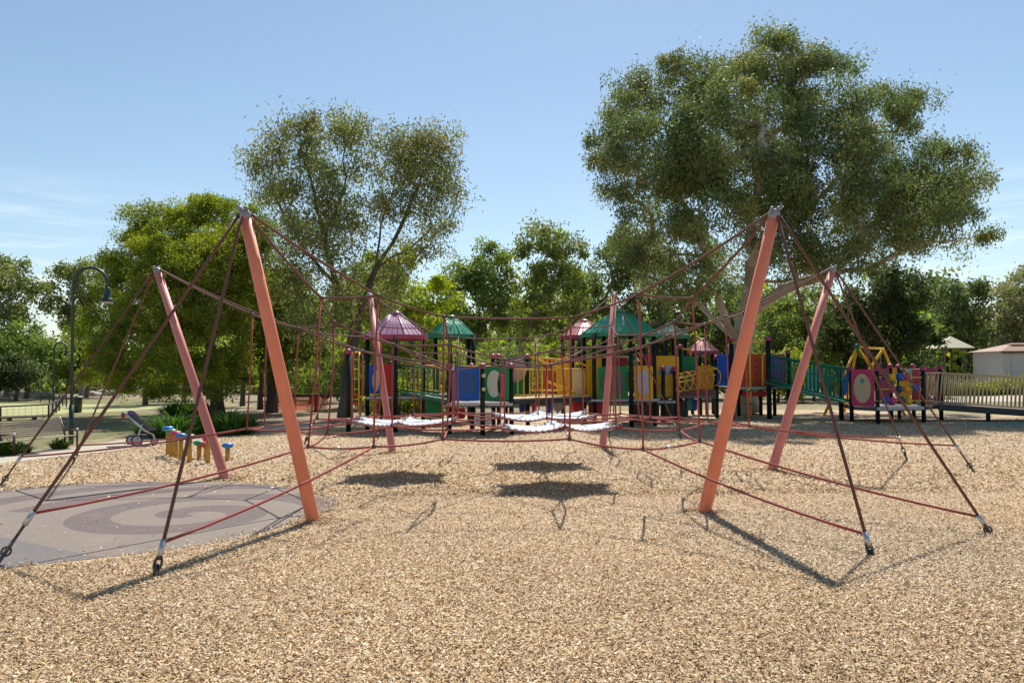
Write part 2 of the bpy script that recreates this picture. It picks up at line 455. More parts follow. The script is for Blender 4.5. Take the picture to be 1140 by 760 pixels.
# little heaps of chips kicked up against the foot of each mast
def heap(cx_, cy_, N=1500):
    a = rng.random(N) * 2 * np.pi; r = .065 + .22 * rng.random(N) ** 1.3
    x, y = cx_ + r * np.cos(a), cy_ + r * np.sin(a); z = .008 + .045 * np.clip(1 - (r - .065) / .2, 0, 1) * (.5 + .5 * np.sin(a * 2 + cx_)) * rng.random(N)
    an = rng.random(N) * 2 * np.pi; L = (.008 + .022 * rng.random(N))[:, None] * .5
    ax = np.stack([np.cos(an), np.sin(an), rng.normal(0, .4, N)], 1); sd_ = np.stack([-np.sin(an), np.cos(an), rng.normal(0, .4, N)], 1)
    c = np.stack([x, y, z], 1); W = L * .35
    V = np.stack([c - ax * L - sd_ * W, c + ax * L - sd_ * W, c + ax * L + sd_ * W, c - ax * L + sd_ * W], 1).reshape(-1, 3)
    col = np.array([(.46, .32, .18)]) * (.6 + .8 * rng.random((N, 1)))
    return V, np.arange(N * 4).reshape(-1, 4), col
for mx_, my_ in ((-2.143, 8.732), (2.155, 9.176), (4.097, 12.861), (1.881, 16.951), (-2.388, 16.117), (-4.361, 12.324)):
    h_ = heap(mx_, my_); A2 = (np.concatenate([A2[0], h_[0]]), np.concatenate([A2[1], h_[1] + len(A2[0])]), np.concatenate([A2[2], h_[2]]))
V = np.concatenate([A1[0], A2[0]]); Q = np.concatenate([A1[1], A2[1] + len(A1[0])]); C_ = np.concatenate([A1[2], A2[2]])
o = np_mesh('wood_chips', V, Q, m, None, np.clip(C_, 0, .9))
tag(o, 'loose tan and cream wood chips scattered over the play area', 'wood chips', kind='stuff')

# ================================================================== TREES
LEAF_GUM = leafmat('gum_leaf', .36, .55, .3)
LEAF_SOFT = leafmat('soft_leaf', .42, .6, .25)
BARK_GUM = barkmat('gum_bark', [(.28, (.22, .17, .13)), (.42, (.36, .29, .23)), (.55, (.50, .43, .35)), (.68, (.32, .21, .14)), (.8, (.20, .16, .13))], 1.3, (1, 1, .22), .4)
BARK_DARK = barkmat('dark_bark', [(.3, (.045, .035, .03)), (.55, (.11, .088, .07)), (.75, (.20, .165, .13))], 3, (1, 1, .2), .8)
BARK_GREY = barkmat('grey_bark', [(.3, (.13, .11, .09)), (.55, (.27, .235, .20)), (.75, (.42, .37, .31))], 2.4, (1, 1, .2), .6)

def unit(v): return v / (np.linalg.norm(v, axis=-1, keepdims=True) + 1e-9)
def leaf_quads(c, L, W, droop, g):
    N = len(c)
    d = g.normal(0, 1, (N, 3)); d[:, 2] -= droop * (0.6 + g.random(N)); d = unit(d)
    s = unit(np.cross(d, g.normal(0, 1, (N, 3))))
    l_ = (L * (.65 + .7 * g.random(N)))[:, None]; w_ = (W * (.7 + .6 * g.random(N)))[:, None]
    V = np.stack([c, c + d * l_ * .45 + s * w_ * .5, c + d * l_, c + d * l_ * .5 - s * w_ * .5], 1)
    return V.reshape(-1, 3), np.arange(N * 4).reshape(-1, 4)

def make_tree(name, label, cat, base, limbs, lobes, *, leaves, leaf=(.2, .06), droop=.6, rc=.75, clumps=60, cols=None, tr=.25, tipr=.012,
              leafm=None, bark=None, group=None, seed=1, flat=.6, shell=.45, tex=.62, tw=.5, gain=1.4, hang=1.0):
    """limbs: polylines (the first one is the trunk) in world space; lobes: (centre, (rx,ry,rz), weight)"""
    g = np.random.default_rng(seed)
    t = thing(name, base, label, cat, group)
    # ---- skeleton graph
    nodes = []; par = []
    def near(p):
        a = np.array(nodes); return int(np.argmin(((a - np.array(p)) ** 2).sum(1)))
    for li, pl in enumerate(limbs):
        pl = [np.array(q, float) for q in pl]
        prev = -1
        if li > 0: prev = near(pl[0]); pl = pl[1:]; start = nodes[prev]
        else:
            nodes.append(pl[0]); par.append(-1); prev = 0; start = pl[0]; pl = pl[1:]
        for q in pl:
            k = max(2, int(np.linalg.norm(q - start) / .5))
            for j in range(1, k + 1):
                f = j / k
                nodes.append(start + (q - start) * f + g.normal(0, .035, 3) * (f < 1)); par.append(prev); prev = len(nodes) - 1
            start = q
    # ---- clumps
    w = np.array([lb[2] * lb[1][0] * lb[1][2] for lb in lobes]); w = w / w.sum()
    cc = []
    for i, (c, r, _) in enumerate(lobes):
        k = max(2, int(round(clumps * w[i])))
        d = unit(g.normal(0, 1, (k * 2, 3)))
        d = d[d[:, 2] > -.75][:k]
        rad = (shell + (1 - shell) * g.random(len(d))) ** .6
        cc.append(np.array(c) + d * np.array(r) * rad[:, None])
    cc = np.concatenate(cc)
    o_ = np.array(limbs[0][-1], float)
    order = np.argsort(((cc - o_) ** 2).sum(1))
    tips = []
    for ci in order:
        c = cc[ci]; a = np.array(nodes)
        dd = np.linalg.norm(a - c, axis=1) + .9 * np.clip(a[:, 2] - c[2], 0, None) + (a[:, 2] < limbs[0][0][2] + .25 * (limbs[0][-1][2] - limbs[0][0][2])) * 3
        j = int(np.argmin(dd)); p = nodes[j]; L = np.linalg.norm(c - p)
        k = max(2, int(L / .55)); pr = j
        bow = np.array([g.normal(0, .1), g.normal(0, .1), .10 * L * g.random()])
        for q in range(1, k + 1):
            f = q / k
            nodes.append(p + (c - p) * f + bow * 4 * f * (1 - f) + g.normal(0, .03, 3)); par.append(pr); pr = len(nodes) - 1
        tips.append(pr)
    n_ = len(nodes); cnt = np.zeros(n_)
    for tip in tips:
        j = tip
        while j >= 0: cnt[j] += 1; j = par[j]
    r0 = tr / math.sqrt(max(1, cnt[0]))
    radn = np.maximum(tipr, tr * (np.maximum(cnt, .35) / max(1, cnt[0])) ** tex)
    # limbs given by hand keep some girth
    A = np.array(nodes); pi = np.array(par)
    # root flare
    z0 = limbs[0][0][2]
    radn = radn * (1 + .35 * np.exp(-np.clip(A[:, 2] - z0, 0, None) / .35))
    mb = MB()
    kids = {}
    for i, p in enumerate(par): kids.setdefault(p, []).append(i)
    # chains: follow the thickest child
    stack = [0]
    done = set()
    starts = [(None, 0)]
    while starts:
        pr, i = starts.pop()
        ch = [] if pr is None else [pr]
        ch.append(i)
        while True:
            ks = kids.get(i, [])
            if not ks: break
            ks = sorted(ks, key=lambda q: -cnt[q]); i = ks[0]; ch.append(i)
            for q in ks[1:]: starts.append((ch[-2], q))
        if len(ch) < 2: continue
        rr = [float(radn[q]) for q in ch]
        if pr is not None: rr[0] = min(rr[0], rr[1] * 1.15)
        mb.tube([A[q] for q in ch], rr, 10 if rr[0] > .08 else (6 if rr[0] > .03 else 4), cap=False)
    mb.build('trunk', bark, t)
    # ---- leaves
    per = max(4, leaves // len(cc))
    ctr = np.repeat(cc, per, 0)
    sz = np.repeat(rc * (.6 + .8 * g.random(len(cc))), per)[:, None]
    off = unit(g.normal(0, 1, (len(ctr), 3))) * (g.random((len(ctr), 1)) ** .45)
    off = off * np.array([1, 1, flat]) * sz
    P_ = ctr + off
    # small twig sprays inside a clump: pull leaves to a handful of points
    if tw > 0:
        sp_i = g.integers(0, 9, len(ctr)); key = np.repeat(np.arange(len(cc)), per) * 9 + sp_i
        spc = unit(g.normal(0, 1, (len(cc) * 9, 3))) * (.55 + .45 * g.random((len(cc) * 9, 1))) * np.array([1, 1, flat])
        P2 = ctr + spc[key] * sz + g.normal(0, 1, (len(ctr), 3)) * sz * np.array([.22, .22, .22 * hang]) - np.array([0, 0, .12 * (hang - 1)]) * sz
        pick = g.random(len(ctr)) < tw
        P_[pick] = P2[pick]
    P_[:, 2] = np.maximum(P_[:, 2], .15)
    V, Q = leaf_quads(P_, leaf[0], leaf[1], droop, g)
    cols = np.array(cols)
    cl = np.repeat(g.integers(0, len(cols), len(cc)), per)
    alt = g.integers(0, len(cols), len(ctr)); mixk = (g.random(len(ctr)) < .35)
    cl = np.where(mixk, alt, cl)
    col = gain * cols[cl] * (.75 + .5 * g.random((len(ctr), 1)))
    np_mesh('crown', V, Q, leafm, t, np.clip(col, 0, 1), org=Vector(base))
    return t
def lobe(u, v, r, d, dy=0.0, ry=1.0, w=1.0, rz=None):
    c = at(u, v, d + dy); k = d / F
    return ((c.x, c.y, c.z), (r * k, r * k * ry, (rz or r) * k), w)
def pl(d, *pts):
    return [tuple(at(u, v, d + (q[0] if q else 0))) for u, v, *q in pts]

GUMC = [(.070, .10, .035), (.09, .12, .04), (.115, .14, .045), (.08, .105, .05), (.15, .15, .05)]
# ---- the big river gum on the right
d = 29.5
b0 = Vector(((829 - 570) / F * d, d, 0))
tk = [tuple(b0)] + pl(d, (826, 420), (824, 385), (832, 352))
lm = [tk,
      pl(d, (824, 390), (806, 350, -1), (792, 300, -2), (770, 240, -2.5), (735, 190, -3)),
      pl(d, (832, 352), (836, 310, .5), (834, 250, .5), (842, 190, 0), (850, 120, 0)),
      pl(d, (830, 360), (872, 322, -1), (925, 306, -1.5), (975, 296, -1.5), (1020, 272, -1.5), (1065, 268, -1)),
      pl(d, (836, 315), (880, 255, 2), (930, 200, 3), (985, 160, 3)),
      pl(d, (834, 290), (870, 240, -2), (905, 180, -3), (930, 130, -3)),
      pl(d, (818, 380), (780, 340, 2), (740, 290, 3), (715, 240, 3)),
      pl(d, (925, 306, -1.5), (960, 262, -2), (1000, 225, -2), (1040, 200, -1))]
lb = [lobe(858, 72, 44, d), lobe(812, 97, 40, d, -1), lobe(905, 90, 42, d, 1), lobe(757, 100, 40, d, -1), lobe(712, 118, 40, d, 0), lobe(688, 160, 34, d, 0),
      lobe(735, 160, 46, d, -3), lobe(800, 150, 55, d, -3.5), lobe(690, 200, 32, d, 1), lobe(735, 225, 42, d, -2, 1, .9), lobe(790, 225, 52, d, -3, 1, .9),
      lobe(860, 140, 50, d, 3), lobe(925, 140, 48, d, -2), lobe(975, 125, 36, d, 1), lobe(1015, 128, 28, d, 2), lobe(850, 215, 50, d, -3, 1, .8),
      lobe(920, 205, 52, d, -3, 1, .9), lobe(985, 200, 50, d, -2), lobe(1045, 195, 40, d, -1), lobe(1072, 212, 26, d, 0), lobe(1078, 250, 24, d, 0, 1, .8), lobe(1055, 232, 32, d, -2, 1, .8),
      lobe(945, 255, 45, d, 3, 1, .7), lobe(880, 275, 38, d, -3, 1, .7), lobe(820, 282, 36, d, 3, 1, .7), lobe(765, 285, 34, d, -2, 1, .6), lobe(715, 260, 28, d, 2, 1, .7),
      lobe(840, 180, 60, d, 5, .7, .6), lobe(770, 190, 60, d, 4, .7, .6), lobe(960, 180, 55, d, 5, .7, .5), lobe(1000, 258, 30, d, -2, 1, .6),
      lobe(705, 292, 26, d, -1), lobe(745, 312, 28, d, 2), lobe(785, 315, 30, d, -3, 1, .8), lobe(900, 300, 28, d, 2, 1, .8), lobe(855, 305, 28, d, 3, 1, .8), lobe(1020, 235, 34, d, -3), lobe(960, 282, 28, d, -3, 1, .8), lobe(1035, 258, 30, d, -1, 1, .8), lobe(910, 290, 28, d, -3, 1, .8)]
make_tree('gum_tree', 'huge spreading river gum with pale bark standing behind the play equipment', 'tree', b0, lm, lb, leaves=230000, leaf=(.145, .046), droop=1.0, gain=1.62, hang=1.6,
          rc=.62, clumps=560, cols=GUMC, tr=.44, tex=.56, tipr=.016, leafm=LEAF_GUM, bark=BARK_GUM, seed=11, flat=.55, tw=.75)

# ---- open two-headed gum, left of centre
d = 28.5
b0 = Vector(((384 - 570) / F * d, d, 0))
tk = [tuple(b0)] + pl(d, (386, 420), (392, 385), (401, 345))
lm = [tk,
      pl(d, (396, 372), (375, 320, 0), (362, 265, -.5), (350, 215, -.5), (335, 170, -.5)),
      pl(d, (362, 265, -.5), (382, 215, .5), (385, 160, .5)),
      pl(d, (401, 345), (418, 300, 0), (445, 255, 0), (465, 210, 0), (478, 165, 0)),
      pl(d, (418, 300, 0), (455, 278, .6), (485, 250, .8)),
      pl(d, (418, 300), (424, 250, -.8), (440, 200, -1), (452, 160, -1)),
      pl(d, (375, 320), (340, 280, .7), (312, 230, .8), (300, 200, .8))]
lb = [lobe(366, 152, 32, d), lobe(330, 168, 34, d), lobe(300, 180, 24, d), lobe(395, 158, 24, d), lobe(345, 200, 38, d, -1), lobe(302, 212, 24, d, 1), lobe(385, 200, 24, d, 1, 1, .7),
      lobe(455, 165, 28, d), lobe(485, 165, 30, d), lobe(503, 185, 14, d), lobe(470, 198, 36, d, -.5), lobe(500, 215, 18, d, .5), lobe(440, 190, 22, d, .5, 1, .8), lobe(490, 245, 22, d, .5, 1, .8),
      lobe(430, 232, 24, d, -1, 1, .6), lobe(350, 255, 32, d, -1, 1, .7), lobe(395, 258, 26, d, -1, 1, .6), lobe(325, 290, 30, d, 0, 1, .7), lobe(375, 300, 28, d, -1, 1, .6), lobe(460, 270, 22, d, 1, 1, .5),
      lobe(330, 325, 30, d, 1), lobe(370, 345, 28, d, -1), lobe(420, 300, 24, d, 1, 1, .7), lobe(345, 365, 26, d, 1), lobe(315, 255, 26, d, 1), lobe(430, 340, 24, d, 1.5, 1, .8), lobe(395, 325, 22, d, 1), lobe(405, 190, 20, d, .5, 1, .7), lobe(415, 228, 22, d, 0, 1, .7), lobe(380, 238, 26, d, .8, 1, .7), lobe(470, 232, 26, d, -.5, 1, .7), lobe(365, 270, 28, d, 1, 1, .8), lobe(440, 300, 24, d, -.8, 1, .7), lobe(480, 282, 18, d, 0, 1, .6)]
make_tree('gum_tree', 'tall airy gum with two open heads and a dark leaning trunk', 'tree', b0, lm, lb, leaves=54000, leaf=(.14, .047), droop=1.0, rc=.56, shell=.35, clumps=400,
          cols=[(.08, .10, .035), (.11, .125, .04), (.15, .13, .045), (.10, .12, .05), (.17, .19, .05)], tr=.22, tex=.66, hang=1.7, gain=1.65, tipr=.012, leafm=LEAF_GUM, bark=BARK_DARK, seed=23, flat=.8, tw=.5)

# ---- dense bright green tree on the left
d = 31.0
b0 = Vector(((243 - 570) / F * d, d, 0))
tk = [tuple(b0)] + pl(d, (240, 420), (232, 370), (222, 320))
lm = [tk, pl(d, (232, 370), (190, 320, -1), (165, 280, -1)), pl(d, (232, 370), (262, 310, 0), (272, 260, 0)), pl(d, (222, 320), (215, 270, 1), (210, 245, 0))]
lb = [lobe(175, 255, 34, d), lobe(220, 250, 34, d), lobe(262, 258, 36, d), lobe(150, 290, 34, d), lobe(195, 285, 40, d, -2), lobe(245, 290, 40, d, -2), lobe(140, 330, 32, d), lobe(125, 365, 34, d, -.5),
      lobe(175, 335, 42, d, -3), lobe(225, 340, 42, d, -3), lobe(150, 385, 36, d, -2), lobe(115, 395, 22, d, 0), lobe(200, 390, 38, d, -3), lobe(245, 385, 34, d, -2), lobe(280, 300, 34, d, 0), lobe(290, 350, 34, d, 1),
      lobe(170, 418, 22, d, -1), lobe(215, 420, 20, d, -1), lobe(290, 395, 26, d, 1), lobe(200, 300, 50, d, 3, .8, .6), lobe(250, 340, 50, d, 3, .8, .6), lobe(125, 420, 16, d, 0), lobe(150, 262, 22, d, 0), lobe(185, 432, 18, d, -2), lobe(232, 428, 20, d, -2.5), lobe(145, 425, 18, d, -1), lobe(110, 418, 18, d, .5), lobe(265, 415, 20, d, -1), lobe(195, 246, 26, d, 1), lobe(240, 245, 28, d, 1), lobe(130, 300, 22, d, -1), lobe(275, 275, 30, d, -1), lobe(180, 300, 34, d, -3), lobe(225, 305, 36, d, -3.5), lobe(260, 330, 34, d, -2.5)]
make_tree('shade_tree', 'broad dense bright green tree with foliage hanging nearly to the lawn', 'tree', b0, lm, lb, leaves=190000, leaf=(.115, .043), droop=.5, gain=1.4, rc=.46, clumps=560,
          cols=[(.125, .155, .022), (.16, .19, .028), (.19, .215, .03), (.105, .13, .022)], tr=.22, leafm=LEAF_SOFT, bark=BARK_DARK, seed=31, flat=.7, tw=.4)

# ---- the trees around and behind, one by one
OLV = [(.10, .125, .035), (.13, .15, .045), (.085, .105, .035), (.16, .165, .06)]
YEL = [(.17, .21, .03), (.21, .24, .035), (.13, .17, .03), (.24, .25, .05)]
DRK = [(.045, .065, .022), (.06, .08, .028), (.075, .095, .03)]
MIDG = [(.09, .13, .03), (.12, .16, .04), (.075, .105, .03), (.15, .18, .045)]
BT = [
 # name, label, trunk px x, d, trunk top px (u,v), lobes, leaves, colours, bark, trunk r, clumps
 ('gum_tree', 'tall thin gum at the far left edge beyond the oval', 8, 58, (12, 370), [(15, 308, 20), (35, 325, 18), (5, 330, 20), (-5, 300, 16), (28, 350, 16), (8, 355, 18), (-15, 340, 22)], 7000, OLV, BARK_GREY, .2),
 ('gum_tree', 'slender gum behind the tall arched lamp post', 92, 62, (88, 360), [(72, 312, 16), (95, 306, 18), (66, 340, 16), (92, 335, 18), (108, 325, 16), (75, 362, 13), (100, 365, 14)], 6500, OLV, BARK_GREY, .2),
 ('bushy_tree', 'mid green bushy tree behind the oval fence at far left', 30, 54, (28, 410), [(25, 375, 22), (50, 385, 22), (5, 385, 24), (38, 405, 20), (62, 400, 18), (15, 410, 20), (-10, 400, 22)], 8000, MIDG, BARK_DARK, .15),
 ('bushy_tree', 'low round dark tree beside the oval near its far fence', 18, 50, (18, 425), [(15, 412, 18), (30, 418, 13), (4, 420, 14)], 4500, DRK + [(.13, .17, .06)], BARK_DARK, .1),
 ('bushy_tree', 'loose olive tree between the lamp post and the dense green tree', 96, 56, (96, 420), [(85, 395, 18), (108, 385, 20), (100, 412, 16), (120, 400, 18), (75, 415, 13)], 6000, OLV, BARK_GREY, .14),
 ('bushy_tree', 'dark leafy tree right of the dense green tree with a black trunk', 302, 33, (300, 410), [(300, 330, 30), (330, 340, 32), (320, 375, 28), (290, 372, 28), (345, 375, 26), (310, 405, 16), (285, 395, 20), (350, 400, 16)], 16000, MIDG + YEL[:1], BARK_DARK, .22),
 ('bushy_tree', 'yellow green tree seen below the open heads of the airy gum', 452, 38, (450, 400), [(420, 312, 30), (455, 305, 28), (480, 330, 26), (435, 345, 28), (470, 360, 26), (400, 340, 24), (410, 375, 22), (440, 385, 22), (485, 390, 18)], 16000, YEL, BARK_GREY, .16),
 ('gum_tree', 'green gum with one upright tip behind the small green roof', 525, 45, (524, 400), [(545, 282, 18), (530, 300, 20), (510, 310, 20), (520, 335, 24), (545, 320, 22), (505, 350, 22), (540, 360, 24), (515, 380, 20)], 11000, MIDG, BARK_GREY, .17),
 ('gum_tree', 'rounded olive gum with pale forked trunk in the middle gap', 575, 47, (580, 390), [(600, 265, 22), (575, 275, 20), (630, 280, 24), (608, 300, 30), (645, 310, 20), (580, 315, 26), (620, 335, 30), (570, 350, 24), (648, 345, 18), (600, 370, 26), (635, 375, 20)], 15000, OLV + YEL[:1], BARK_GUM, .2),
 ('gum_tree', 'drooping grey green gum left of the big gum crown', 692, 44, (690, 390), [(695, 275, 24), (720, 270, 20), (675, 295, 20), (705, 305, 26), (735, 300, 22), (685, 330, 24), (720, 340, 24), (665, 350, 20), (700, 365, 22), (740, 360, 22)], 13000, GUMC + MIDG[:1], BARK_GREY, .18),
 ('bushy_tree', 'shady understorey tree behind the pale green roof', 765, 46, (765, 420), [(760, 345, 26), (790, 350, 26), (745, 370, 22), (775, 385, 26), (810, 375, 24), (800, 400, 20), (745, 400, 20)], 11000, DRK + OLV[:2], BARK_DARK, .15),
 ('bushy_tree', 'understorey tree behind the green ramp and leaning post', 880, 46, (880, 420), [(870, 350, 26), (905, 345, 24), (890, 375, 26), (860, 385, 22), (915, 378, 22), (880, 405, 22), (910, 405, 18)], 11000, OLV + MIDG[:2], BARK_DARK, .15),
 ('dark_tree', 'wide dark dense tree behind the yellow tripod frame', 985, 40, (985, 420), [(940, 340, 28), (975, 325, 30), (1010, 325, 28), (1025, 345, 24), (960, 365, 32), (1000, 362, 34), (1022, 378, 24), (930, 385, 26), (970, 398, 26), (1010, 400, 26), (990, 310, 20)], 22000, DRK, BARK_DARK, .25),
 ('gum_tree', 'far gum standing between the dark tree and the shed', 1072, 62, (1070, 390), [(1065, 322, 15), (1085, 330, 16), (1055, 340, 15), (1075, 350, 18), (1092, 352, 13), (1060, 368, 16), (1085, 372, 13)], 7000, GUMC, BARK_GREY, .2),
 ('olive_tree', 'rounded olive tree at the right edge above the shed', 1135, 58, (1135, 395), [(1130, 325, 22), (1150, 320, 26), (1115, 350, 20), (1140, 355, 24), (1118, 372, 18), (1160, 355, 26), (1145, 378, 20)], 9000, [(.13, .14, .06), (.16, .16, .07), (.11, .12, .05)], BARK_GREY, .2),
 ('bushy_tree', 'low dark tree behind the shade canopy roof', 1060, 64, (1060, 420), [(1055, 395, 18), (1075, 400, 16), (1042, 405, 16), (1068, 412, 14)], 5000, DRK + OLV[:1], BARK_DARK, .1),
]
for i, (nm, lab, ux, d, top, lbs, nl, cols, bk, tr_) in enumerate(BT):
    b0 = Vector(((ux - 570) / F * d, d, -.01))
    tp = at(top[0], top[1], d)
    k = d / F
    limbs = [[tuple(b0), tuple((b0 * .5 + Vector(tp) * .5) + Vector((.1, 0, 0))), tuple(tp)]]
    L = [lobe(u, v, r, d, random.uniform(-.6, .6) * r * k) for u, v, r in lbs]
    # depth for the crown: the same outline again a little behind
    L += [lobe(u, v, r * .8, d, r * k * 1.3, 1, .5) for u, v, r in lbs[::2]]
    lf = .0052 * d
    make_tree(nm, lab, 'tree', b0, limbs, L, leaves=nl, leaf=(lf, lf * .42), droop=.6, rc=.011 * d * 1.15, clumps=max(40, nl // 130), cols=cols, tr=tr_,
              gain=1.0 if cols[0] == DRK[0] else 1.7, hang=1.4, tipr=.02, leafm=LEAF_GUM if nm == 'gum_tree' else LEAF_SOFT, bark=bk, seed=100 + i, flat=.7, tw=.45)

# slim dark trunks of the little wood on the left, each a young tree
for i, (ux, d, h) in enumerate([(162, 42, 3.6), (205, 45, 3.8), (270, 40, 4.2), (290, 36, 4.5), (232, 50, 4.0)]):
    X = (ux - 570) / F * d
    b0 = Vector((X, d, -.01))
    make_tree('young_tree', ['young tree with a thin dark stem left of the dense green tree', 'young tree with a thin stem behind the dense green tree', 'young tree with a thin stem just behind the far left leaning post',
              'young tree with thick dark stem left of the orange mesh', 'young tree far behind the dense green tree'][i], 'tree', b0,
              [[tuple(b0), (X + .1, d, h * .5), (X - .05, d + .1, h)]], [((X, d, h + .3), (1.5, 1.4, 1.1), 1), ((X + .8, d + .5, h + .9), (1.2, 1.2, .9), 1), ((X - .8, d, h + .8), (1.2, 1.2, 1), 1)],
              leaves=3500, leaf=(.22, .09), rc=.6, clumps=30, cols=MIDG, tr=.11, leafm=LEAF_SOFT, bark=BARK_DARK, seed=300 + i)

# low shrubs growing behind the play equipment
for i, (ux, d, r, h, cols, lab) in enumerate([(455, 31, 1.1, 1.3, YEL, 'small yellow green shrub seen under the sloping green bridge'), (485, 33, 1.5, 2.4, MIDG, 'green shrub behind the small green roofed tower'),
    (420, 36, 1.8, 2.6, MIDG, 'round shrub behind the purple roofed tower'), (540, 38, 1.9, 2.8, OLV, 'olive shrub behind the blue slotted panel'), (600, 40, 2.0, 3.0, YEL, 'bright shrub behind the yellow bridge railings'),
    (640, 41, 1.8, 3.2, MIDG, 'green shrub behind the faded red roof'), (700, 42, 2.0, 3.0, DRK, 'dark shrub behind the largest green roof'), (770, 43, 1.8, 3.0, OLV, 'olive shrub behind the yellow hoops'),
    (865, 40, 1.7, 2.6, YEL, 'yellow green shrub behind the magenta tiled panel'), (905, 41, 2.0, 3.2, MIDG, 'green shrub behind the middle of the green ramp'), (345, 42, 1.8, 2.4, MIDG, 'green shrub behind the orange safety mesh'), (1020, 44, 1.6, 2.2, DRK, 'dark shrub behind the abacus balls'),
    (320, 47, 2.2, 3.4, YEL, 'yellow green shrub far behind the orange safety mesh'), (400, 46, 2.4, 4.6, MIDG + YEL, 'tall leafy shrub behind the airy gum trunk')]):
    X = (ux - 570) / F * d; b0 = Vector((X, d, -.01))
    make_tree('shrub', lab, 'shrub', b0, [[tuple(b0), (X + .05, d, h * .3), (X, d, h * .6)]],
              [((X, d, h * .62), (r, r * .8, h * .4), 1), ((X + r * .6, d + .3, h * .45), (r * .7, r * .6, h * .38), 1), ((X - r * .6, d - .2, h * .42), (r * .7, r * .6, h * .36), 1), ((X, d - .3, h * .3), (r * 1.1, r * .7, h * .26), 1)],
              leaves=4200, leaf=(.20, .085), rc=.45, clumps=60, cols=cols, tr=.06, leafm=LEAF_SOFT, bark=BARK_DARK, seed=400 + i, group='shrubs behind the play structure')

# far belt of trees that reads as one mass
g = np.random.default_rng(5)
cs = []
for (y0, hm, x0, x1, st_) in ((68, 4.2, -62, 80, .8), (88, 8.2, -85, 105, 1.0), (100, 10.0, -60, 110, 1.1)):
    for x in np.arange(x0, x1, st_):
        yb = y0 + 4 * math.sin(x * .13) + g.normal(0, 2)
        side = 1.0 if -30 < x < 55 else (.55 if x <= -30 else .72)
        h = hm * side * (1 + .22 * math.sin(x * .31 + y0) + .18 * math.sin(x * .83 + 1) + g.normal(0, .08))
        k = int(4 + h * 1.7)
        cs.append(np.stack([x + g.normal(0, .8, k), yb + g.normal(0, 1.6, k), h * g.random(k) ** .75], 1))
cs = np.concatenate(cs); per = 26
ctr = np.repeat(cs, per, 0) + g.normal(0, 1, (len(cs) * per, 3)) * np.array([.62, .62, .5]); ctr[:, 2] = np.maximum(ctr[:, 2], .1)
V, Q = leaf_quads(ctr, .62, .32, .5, g)
cb = np.array(MIDG + OLV + DRK + YEL[:2]); ci = np.repeat(g.integers(0, len(cb), len(cs)), per)
o = np_mesh('distant_woodland', V, Q, LEAF_SOFT, None, 1.75 * cb[ci] * (.75 + .5 * g.random((len(ctr), 1))))
tag(o, 'belt of mixed green trees far behind the park', 'woodland', kind='stuff')

